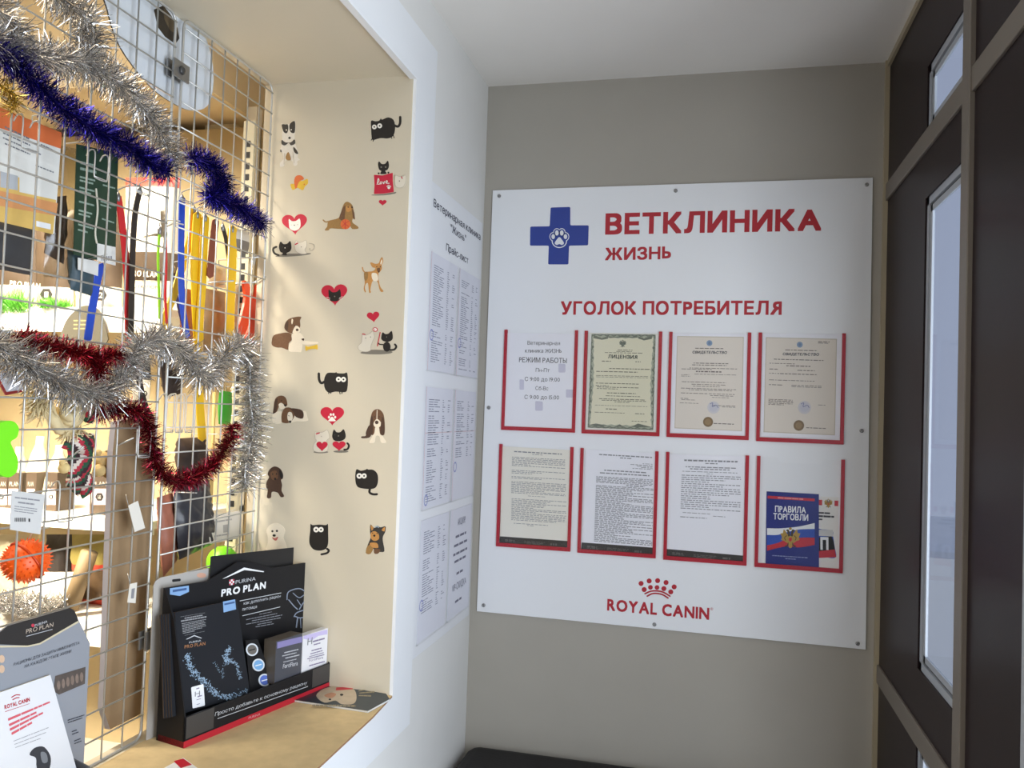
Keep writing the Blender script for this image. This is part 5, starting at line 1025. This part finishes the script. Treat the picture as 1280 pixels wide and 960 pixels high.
b.pouch(q, (1, 0, 0), .018, M('dark_pad', (58, 58, 60), .6, noise=.1, scale=30), 14, 12, .001); tag(b.build('pad'), 'dark grey folded pad hanging under the orange-striped card', 'pad')
X2 = -.418; P2 = HP(X2)
b = MB(); q = [P2.at(*p) for p in ((66, 180), (96, 186), (92, 350), (54, 346))]
b.pouch(q, (1, 0, 0), .012, clear('clear_bag_film', (236, 234, 226), .10, .2), 12, 14, .002, 5); hang(b, 0, q[0].z, (q[0].y + q[1].y) / 2, X2); tag(b.build('clear_bag'), 'clear plastic bag hanging behind the orange-striped card', 'bag')
b = MB(); q = [P2.at(*p, -.022) for p in ((78, 246), (96, 244), (92, 330), (68, 316))]
b.pouch(q, (1, 0, 0), .012, M('brown_fur', (88, 66, 48), .8, noise=.4, scale=60), 10, 14, .003, 6); tag(b.build('fur_toy'), 'brown furry toy inside the packs left of the green card', 'toy')
b = MB(); P3 = HP(-.398); plate(b, P3, [(96, 180), (148, 192), (144, 330), (92, 318)], .0015, M('dark_green_card', (36, 62, 44), .45), -.0015)
wordrows(b, P3, [(98, 195), (122, 201), (118, 312), (94, 305)], [(.05, .1, .8, .035), (.12, .1, .95, .03), (.22, .1, .9, .02), (.26, .1, .8, .02), (.34, .1, .9, .02), (.38, .1, .7, .02), (.5, .1, .9, .02), (.6, .1, .8, .02), (.64, .1, .7, .02), (.76, .1, .9, .02), (.82, .1, .6, .02)], M('card_print_grey', (140, 160, 146), .5), .0005, 3, (.1, .3))
wordrows(b, P3, [(124, 222), (146, 228), (144, 300), (122, 292)], [(.1, .2, .9, .025), (.4, .1, .95, .025), (.46, .1, .7, .025), (.7, .2, .9, .025)], M('card_print_grey', (140, 160, 146)), .0005, 4, (.1, .3))
b.prism([P3.at(*p, .001) for p in stroke([(119, 236), (121, 262), (118, 290), (120, 304)], 1.6)][::-1], (.0015, 0, 0), M('white_peg', (226, 222, 204), .5))
plate(b, P3, [(121, 304), (144, 309), (144, 332), (121, 326)], .0006, M('price_tag_white', (224, 224, 220), .5), .0004); 
for i in range(7): flat(b, P3, [(126 + i * 2, 320), (127.1 + i * 2, 320), (127.1 + i * 2, 326), (126 + i * 2, 325.6)], ink, .0014)
hang(b, 0, P3.at(122, 186).z, P3.at(122, 186).y, -.398); tag(b.build('header_card'), 'dark green product card with a barcode tag hanging on the grid', 'card')
b = MB(); q = [P2.at(*p) for p in ((84, 312), (118, 322), (114, 370), (88, 362))]; b.pouch(q, (1, 0, 0), .014, M('teal_pouch', (58, 78, 88), .5, noise=.2, scale=30), 12, 10, .002, 8)
tag(b.build('pouch'), 'dull teal pouch hanging below the dark green card', 'pouch')
b = MB(); P4 = HP(-.402); plate(b, P4, [(97, 322), (123, 327), (122, 345), (97, 337)], .0008, M('price_tag_white', (224, 224, 220)), 0); b.tube([P4.at(110, 324), V((XG, P4.at(110, 324).y, P4.at(110, 318).z))], .0006, wire, 4)
tag(b.build('price_tag'), 'blank white tag on the teal pouch', 'tag')

def strap(path, wpx, mat, X, label, cat='lead', name='lead', th=.0022, grp='leads hanging on the grid', clip=True, loop=0):
    root = None; pl = HP(X); top = pl.at(*path[0])
    root = thing(name, label, cat, (X, top.y, pl.at(*path[-1]).z), grp)
    b = MB(); plate(b, pl, stroke(path, wpx, 6), th, mat, 0); b.build('strap', root)
    if clip:
        b = MB(); b.tube([top + V((0, 0, .0)), V((X, top.y, top.z + .014)), V(((X + XG) / 2, top.y, top.z + .022)), V((XG - .001, top.y, top.z + .018))], .0016, wire, 6)
        b.lathe((X + .001, top.y, top.z - .002), (0, 0, 1), [(.0, -.008), (.004, -.006), (.0045, .004), (.002, .01), (0, .012)], steel, 10); b.build('clip', root)
    return root
l_red = M('lead_red', (204, 38, 44), .5); l_blk = M('lead_black', (48, 40, 36), .6); l_blu = M('lead_blue', (34, 76, 190), .5); l_yel = M('lead_yellow', (242, 192, 24), .5); l_grn = M('lead_lime', (150, 220, 40), .5); l_brn = M('lead_brown', (136, 72, 50), .6)
strap([(126, 332), (121, 350), (114, 390), (109, 424)], 9, l_blu, -.425, 'wide blue lead below the dark green card', clip=False)
strap([(147, 246), (152, 280), (157, 330), (159, 380), (160, 432)], 7.5, l_red, -.41, 'red webbing lead left of the black lead')
strap([(174, 238), (168, 270), (165, 320), (164, 370), (163, 420)], 6.5, l_blk, -.402, 'black webbing lead beside the red lead')
strap([(199, 288), (197, 320), (198, 360), (199, 398)], 2.2, l_grn, -.41, 'thin lime green cord beside the grid joint')
strap([(206, 292), (207, 330), (206, 370), (208, 404)], 2.4, l_red, -.405, 'thin red cord beside the lime green one')
strap([(227, 248), (226, 300), (226, 350), (228, 385), (233, 420)], 7, l_blu, -.405, 'royal blue lead right of the grid joint')
b_ = strap([(242, 262), (239, 290), (228, 330), (218, 365), (205, 400), (206, 418)], 9, l_yel, -.43, 'yellow lead crossing behind the royal blue lead')
strap([(246, 268), (243, 320), (244, 380), (247, 440), (249, 500), (252, 548)], 9.5, l_yel, -.42, 'long yellow lead hanging straight down to the red tinsel', clip=True)
strap([(256, 272), (254, 310), (252, 360), (249, 400), (249, 425)], 9, l_yel, -.415, 'short yellow lead in front of the long one')
strap([(269, 276), (265, 310), (262, 345)], 8, l_brn, -.41, 'brown leather strap right of the yellow leads')
strap([(278, 284), (282, 300), (286, 330)], 4, l_blk, -.41, 'short black strap beside the brown one')
strap([(290, 286), (289, 330), (287, 380), (286, 432)], 11, l_yel, -.408, 'broad yellow lead near the reveal')
strap([(216, 336), (222, 380), (230, 412)], 3, M('cord_dark_blue', (40, 44, 110), .5), -.44, 'thin dark blue cord behind the royal blue lead')
# orange plastic harness clips
oc = M('orange_plastic', (232, 72, 30), .4)
b = MB(); PO = HP(-.404)
plate(b, PO, sm([(302, 352), (309, 356), (314, 380), (310, 400), (303, 418), (296, 412), (300, 392), (304, 372)], 3), .006, oc); plate(b, PO, sm([(322, 356), (327, 362), (325, 396), (327, 418), (318, 428), (309, 424), (314, 404), (312, 386), (318, 376)], 3), .006, oc, -.008)
b.tube([PO.at(310, 356), V((XG, PO.at(312, 350).y, PO.at(312, 346).z)), PO.at(322, 356)], .0016, wire, 6)
tag(b.build('harness'), 'bright orange plastic harness hanging beside the reveal', 'harness')
b = MB(); PQ = HP(-.41); q = [PQ.at(*p) for p in ((292, 284), (312, 290), (310, 318), (292, 312))]; b.pouch(q, (1, 0, 0), .010, lambda u, v: M('jar_grey', (120, 112, 104), .5) if v > .45 else M('jar_white', (214, 206, 192), .5), 10, 8); hang(b, 0, q[0].z, (q[0].y + q[1].y) / 2, -.41)
tag(b.build('pouch'), 'small white and grey pouch under the blue tinsel by the reveal', 'pouch')
b = MB(); plate(b, HP(-.40), [(316, 318), (320, 322), (318, 332), (313, 328)], .0008, M('price_tag_white', (224, 224, 220))); t0 = HP(-.40).at(317, 320); b.tube([t0, V((XG, t0.y, t0.z + .03))], .0006, wire, 4); tag(b.build('price_tag'), 'small white price tag hanging beside the reveal', 'tag')
# pale packs and chain toys filling the wall of hooks behind the yellow leads
PK_ = HP(-.47)
for poly, mt, lab in (([(226, 360), (252, 364), (250, 432), (224, 428)], M('pack_orange_brown', (178, 112, 70), .5, noise=.3, scale=40), 'brown and orange pack behind the yellow leads'), ([(256, 360), (284, 366), (280, 446), (254, 440)], M('pack_taupe', (152, 130, 98), .5, noise=.3, scale=40), 'taupe pack behind the broad yellow lead'),
                      ([(262, 330), (284, 334), (282, 360), (260, 358)], M('pack_cream', (216, 200, 168), .5, noise=.1, scale=40), 'cream pack hanging above the taupe pack')):
    b = MB(); q = [PK_.at(*p) for p in poly]; b.pouch(q, (1, 0, 0), .012, mt, 10, 10, .002, 3); m_ = (q[0] + q[1]) / 2; b.tube([m_ - V((0, 0, .004)), m_ + V((0, 0, .014)), V((XG, m_.y, m_.z + .02))], .002, wire, 5)
    tag(b.build('pack'), lab, 'pack', 'packs on the hooks behind the leads')

# toys under the lower tinsel
rope = M('cotton_rope', (232, 214, 168), .9, noise=.1, scale=120, bump=.4)
b = MB(); PR = HP(-.41)
def blob(cx, cy, rp, X, mat, sq=(1, 1, 1), n=12):
    c = at(cx, cy, 0, X); r = (at(cx, cy - rp, 0, X) - c).length; b.ball(c, r, mat, n, sq); return c
for k in range(3):
    pts = [at(88 + (13 - 3 * k) * math.cos(a * .4), 512 + (20 - 5 * k) * math.sin(a * .4), 0, -.41 + .012 * k) for a in range(17)]
    b.tube(pts, .0085, rope, 8)
b.tube([at(56, 498, 0, -.41), at(64, 520, 0, -.405), at(74, 536, 0, -.40), at(88, 538, 0, -.405)], .011, rope, 8)
rg = random.Random(4)
for _ in range(240):
    p = at(44 + rg.random() * 16, 500 + rg.gauss(0, 8), 0, -.405 + rg.uniform(-.01, .01)); d = V((rg.uniform(-.3, .3), rg.uniform(-1, .2), rg.uniform(-1, .8))).normalized() * .028; b.tube([p, p + d * .6, p + d], .0011, rope, 4)
for _ in range(160):
    p = at(80 + rg.random() * 22, 538 + rg.gauss(0, 4), 0, -.405 + rg.uniform(-.01, .01)); d = V((rg.uniform(-.3, .3), rg.uniform(-.7, .7), rg.uniform(-1, .1))).normalized() * .022; b.tube([p, p + d * .6, p + d], .0011, rope, 4)
c = at(88, 492, 0, -.41); b.tube([c, V((XG, c.y, c.z + .02))], .0015, wire, 5)
tag(b.build('rope_toy'), 'cream knotted rope toy hanging under the silver tinsel', 'toy')
tart = {'r': M('tartan_red', (176, 44, 62), .8, noise=.2, scale=60), 'g': M('tartan_green', (36, 84, 60), .8, noise=.2, scale=60), 'w': M('tartan_white', (220, 208, 196), .8), 'k': M('tartan_dark', (58, 34, 40), .8)}
def tfn(u, v): return tart['rgkwrgk'[int(u * 5 + v * 6) % 7]]
tt = thing('fabric_toy', 'tartan fabric toy of red, green and white strips hanging by the cardboard', 'toy', at(100, 618, 0, -.415))
for q, nm in (([(104, 488), (118, 492), (116, 530), (106, 528)], 'ear'), ([(76, 560), (90, 540), (118, 542), (116, 572)], 'arm'), ([(84, 562), (116, 560), (110, 598), (88, 604)], 'body'), ([(88, 590), (100, 594), (98, 622), (84, 606)], 'leg'), ([(100, 592), (112, 590), (114, 616), (103, 624)], 'leg')):
    b = MB(); b.pouch([at(*p, 0, -.415 if nm != 'arm' else -.402) for p in q], (1, 0, 0), .013, tfn, 12, 12, .0015, len(nm)); b.build(nm, tt)
b = MB(); c = at(111, 490, 0, -.415); b.tube([c, V((XG, c.y, c.z + .02))], .0015, wire, 5); b.build('loop', tt)
b = MB(); blob(130, 575, 11, -.425, M('plush_sand', (200, 172, 116), .95, noise=.25, scale=150, bump=.5)); blob(124, 588, 8, -.42, MATS['plush_sand']); blob(136, 590, 8, -.42, MATS['plush_sand']); blob(123, 566, 4, -.42, MATS['plush_sand']); blob(137, 565, 4, -.42, MATS['plush_sand']); c = at(130, 565, 0, -.425); b.tube([c, V((XG, c.y, c.z + .03))], .0015, wire, 5)
tag(b.build('plush_toy'), 'small sand-coloured plush toy between the tartan toy and the cardboard', 'toy')
b = MB(); blob(80, 585, 7, -.40, M('plush_cream', (224, 200, 140), .95, noise=.15, scale=150, bump=.5)); blob(78, 578, 4, -.40, MATS['plush_cream']); c = at(80, 578, 0, -.40); b.tube([c, V((XG, c.y, c.z + .03))], .0015, wire, 5); tag(b.build('pompom'), 'small cream pompom beside the tartan toy', 'toy')
lime = M('lime_rubber', (120, 226, 30), .45)
b = MB(); PLm = HP(-.335); plate(b, PLm, sm([(-20, 540), (-8, 528), (6, 526), (14, 534), (12, 546), (4, 552), (8, 562), (13, 574), (12, 588), (2, 596), (-10, 592), (-20, 580)], 4), .014, lime, 0); c = PLm.at(0, 530); b.tube([c, V((XG, c.y, c.z + .02))], .0016, wire, 5)
tag(b.build('rubber_toy', bev=.004), 'lime green rubber toy with lobes at the left edge of the grid', 'toy')
# barcode ticket
b = MB(); BT = HP(-.352); plate(b, BT, [(14, 613), (56, 618), (50, 668), (12, 662)], .0006, M('ticket_grey', (206, 206, 204), .6))
wordrows(b, BT, [(14, 613), (56, 618), (50, 668), (12, 662)], [(.15, .1, .85, .035), (.26, .2, .7, .04), (.38, .1, .8, .02), (.44, .1, .8, .02), (.5, .1, .7, .02)], ink, .001, 3, (.1, .3))
for i in range(9): flat(b, BT, [(18 + i * 1.6, 647), (18.8 + i * 1.6, 647.2), (18.6 + i * 1.6, 652.2), (17.8 + i * 1.6, 652)], dark, .001)
flat(b, BT, [(35, 648), (37, 648.3), (37, 652.5), (35, 652)], dark, .001)
tag(b.build('ticket'), 'pale barcode ticket on the left of the grid above the orange ball', 'ticket')
# orange spiky ball
ob = M('orange_rubber', (244, 96, 22), .4); bc = at(33, 701, 0, -.402); br = (at(33, 672, 0, -.402) - bc).length
rt = thing('spiky_ball', 'orange spiky rubber ball hanging behind the grid', 'ball', bc - V((0, 0, br)))
b = MB(); b.ball(bc, br * .86, ob, 20, (1, 1.12, 1)); b.build('ball', rt)
b = MB()
for i in range(210):
    z = 1 - 2 * (i + .5) / 210; r = math.sqrt(1 - z * z); a = i * 2.39996; d = V((r * math.cos(a), r * math.sin(a) * 1.12, z)); p = bc + d * br * .84
    if abs(d.y * .75 + d.z * .5 + .25 * d.x) < .1: continue
    b.lathe(p, d, [(br * .05, 0), (br * .025, br * .09), (0, br * .16)], ob, 6)
sp = b.build('spikes', rt); tag(sp, kind='stuff')
b = MB(); nrm = V((.25, .75, .5)).normalized(); u = nrm.orthogonal().normalized(); q_ = nrm.cross(u)
b.tube([bc + (u * math.cos(k * .2618) + q_ * math.sin(k * .2618)) * br * .93 for k in range(25)], br * .05, M('orange_rubber_dark', (206, 66, 14), .45), 6, caps=False); b.build('seam', rt)
b = MB(); b.tube([bc + V((0, 0, br * .8)), bc + V((.01, 0, br * 1.3)), V((XG, bc.y, bc.z + br * 1.5))], .0014, wire, 5); b.build('loop', rt)
# goods at the lower right of the grid
b = MB(); PBk = HP(-.42); q = [PBk.at(*p) for p in ((216, 606), (262, 600), (266, 680), (224, 700))]; b.pouch(q, (1, 0, 0), .022, M('black_plastic_bag', (52, 52, 58), .3, spec=.6), 14, 14, .005, 9); hang(b, 0, q[0].z, (q[0].y + q[1].y) / 2, -.42)
tag(b.build('pouch'), 'black plastic pouch hanging under the wine red tinsel', 'pouch')
b = MB(); q = [HP(-.44).at(*p) for p in ((196, 622), (216, 616), (222, 700), (204, 722))]; b.pouch(q, (1, 0, 0), .014, M('copper_pack', (166, 104, 82), .5, noise=.3, scale=40), 12, 14, .003, 4); hang(b, 0, q[0].z, (q[0].y + q[1].y) / 2, -.44)
tag(b.build('pack'), 'coppery brown pack hanging left of the black plastic pouch', 'pack')
b = MB(); PL_ = HP(-.41); plate(b, PL_, [(258, 645), (300, 638), (302, 672), (262, 680)], .0008, M('label_white', (222, 216, 204), .5)); wordrows(b, PL_, [(262, 646), (300, 640), (300, 672), (264, 678)], [(.2, .1, .7, .06), (.4, .4, .6, .3), (.75, .1, .6, .06)], M('label_grey_ink', (170, 166, 160), .7), .0012, 3, (.1, .3)); c = PL_.at(270, 646); b.tube([c, V((XG, c.y, c.z + .02))], .0008, wire, 4)
tag(b.build('label_card'), 'white label card hanging right of the black plastic pouch', 'card')
b = MB(); blob(278, 702, 19, -.42, lime, (1, 1, 1), 16); c = at(270, 712, 0, -.42); b.lathe(at(278, 702, 0, -.42), (0.2, -.6, -.75), [(.0, .0265), (.012, .0258), (.02, .020), (.0245, .011)], M('ball_cream', (226, 216, 170), .5), 18); c = at(278, 690, 0, -.42); b.tube([c, V((XG, c.y, c.z + .03))], .0012, wire, 4)
tag(b.build('ball'), 'lime green and cream ball behind the black card sheet', 'ball')
b = MB(); q = [HP(-.43).at(*p) for p in ((274, 488), (290, 490), (288, 532), (273, 530))]; b.pouch(q, (1, 0, 0), .010, M('green_pack', (70, 180, 50), .5), 10, 10); hang(b, 0, q[0].z, (q[0].y + q[1].y) / 2, -.43); tag(b.build('pack'), 'green pack hanging inside the loop of silver tinsel', 'pack')
b = MB(); b.tube([at(268, 490, 0, -.45), at(266, 560, 0, -.45), at(263, 650, 0, -.45)], .004, M('stick_wood', (206, 172, 108), .7), 8); tag(b.build('stick'), 'thin wooden stick hanging behind the wine red tinsel', 'stick')
b = MB(); PC = HP(-.47); q = [PC.at(*p) for p in ((222, 548), (256, 546), (258, 592), (224, 596))]; b.pouch(q, (1, 0, 0), .025, M('brown_cap', (60, 46, 38), .7, noise=.3, scale=30), 14, 12, .004, 3); hang(b, 0, q[0].z, (q[0].y + q[1].y) / 2, -.47); tag(b.build('fur_toy'), 'dark brown toy hanging above the dip of the wine red tinsel', 'toy')
b = MB(); q = [HP(-.43).at(*p) for p in ((200, 452), (222, 446), (226, 492), (206, 498))]; b.pouch(q, (1, 0, 0), .012, M('brown_cap', (60, 46, 38)), 12, 12, .004, 4); hang(b, 0, q[0].z, (q[0].y + q[1].y) / 2, -.43); tag(b.build('fur_toy'), 'dark brown toy behind the grid joint under the silver tinsel', 'toy')
strap([(172, 462), (176, 490), (182, 510), (190, 526)], 7, l_blk, -.41, 'black strap end under the silver tinsel', clip=False)

# red-edged card half hidden by the silver tinsel
b = MB(); RC = HP(-.40); plate(b, RC, [(-30, 462), (30, 468), (28, 490), (7, 494), (-4, 474), (-30, 470)], .0015, M('card_lilac_white', (214, 216, 226), .5), -.0015, flag_red)
flat(b, RC, [(28, 487), (28, 490), (7, 494), (-4, 474), (-2, 471), (8, 490)], M('card_red_edge', (150, 44, 44), .5), .0004); hang(b, 0, RC.at(10, 468).z, RC.at(10, 468).y, -.40)
tag(b.build('card'), 'white card with a dark red edge under the silver tinsel at the far left', 'card')
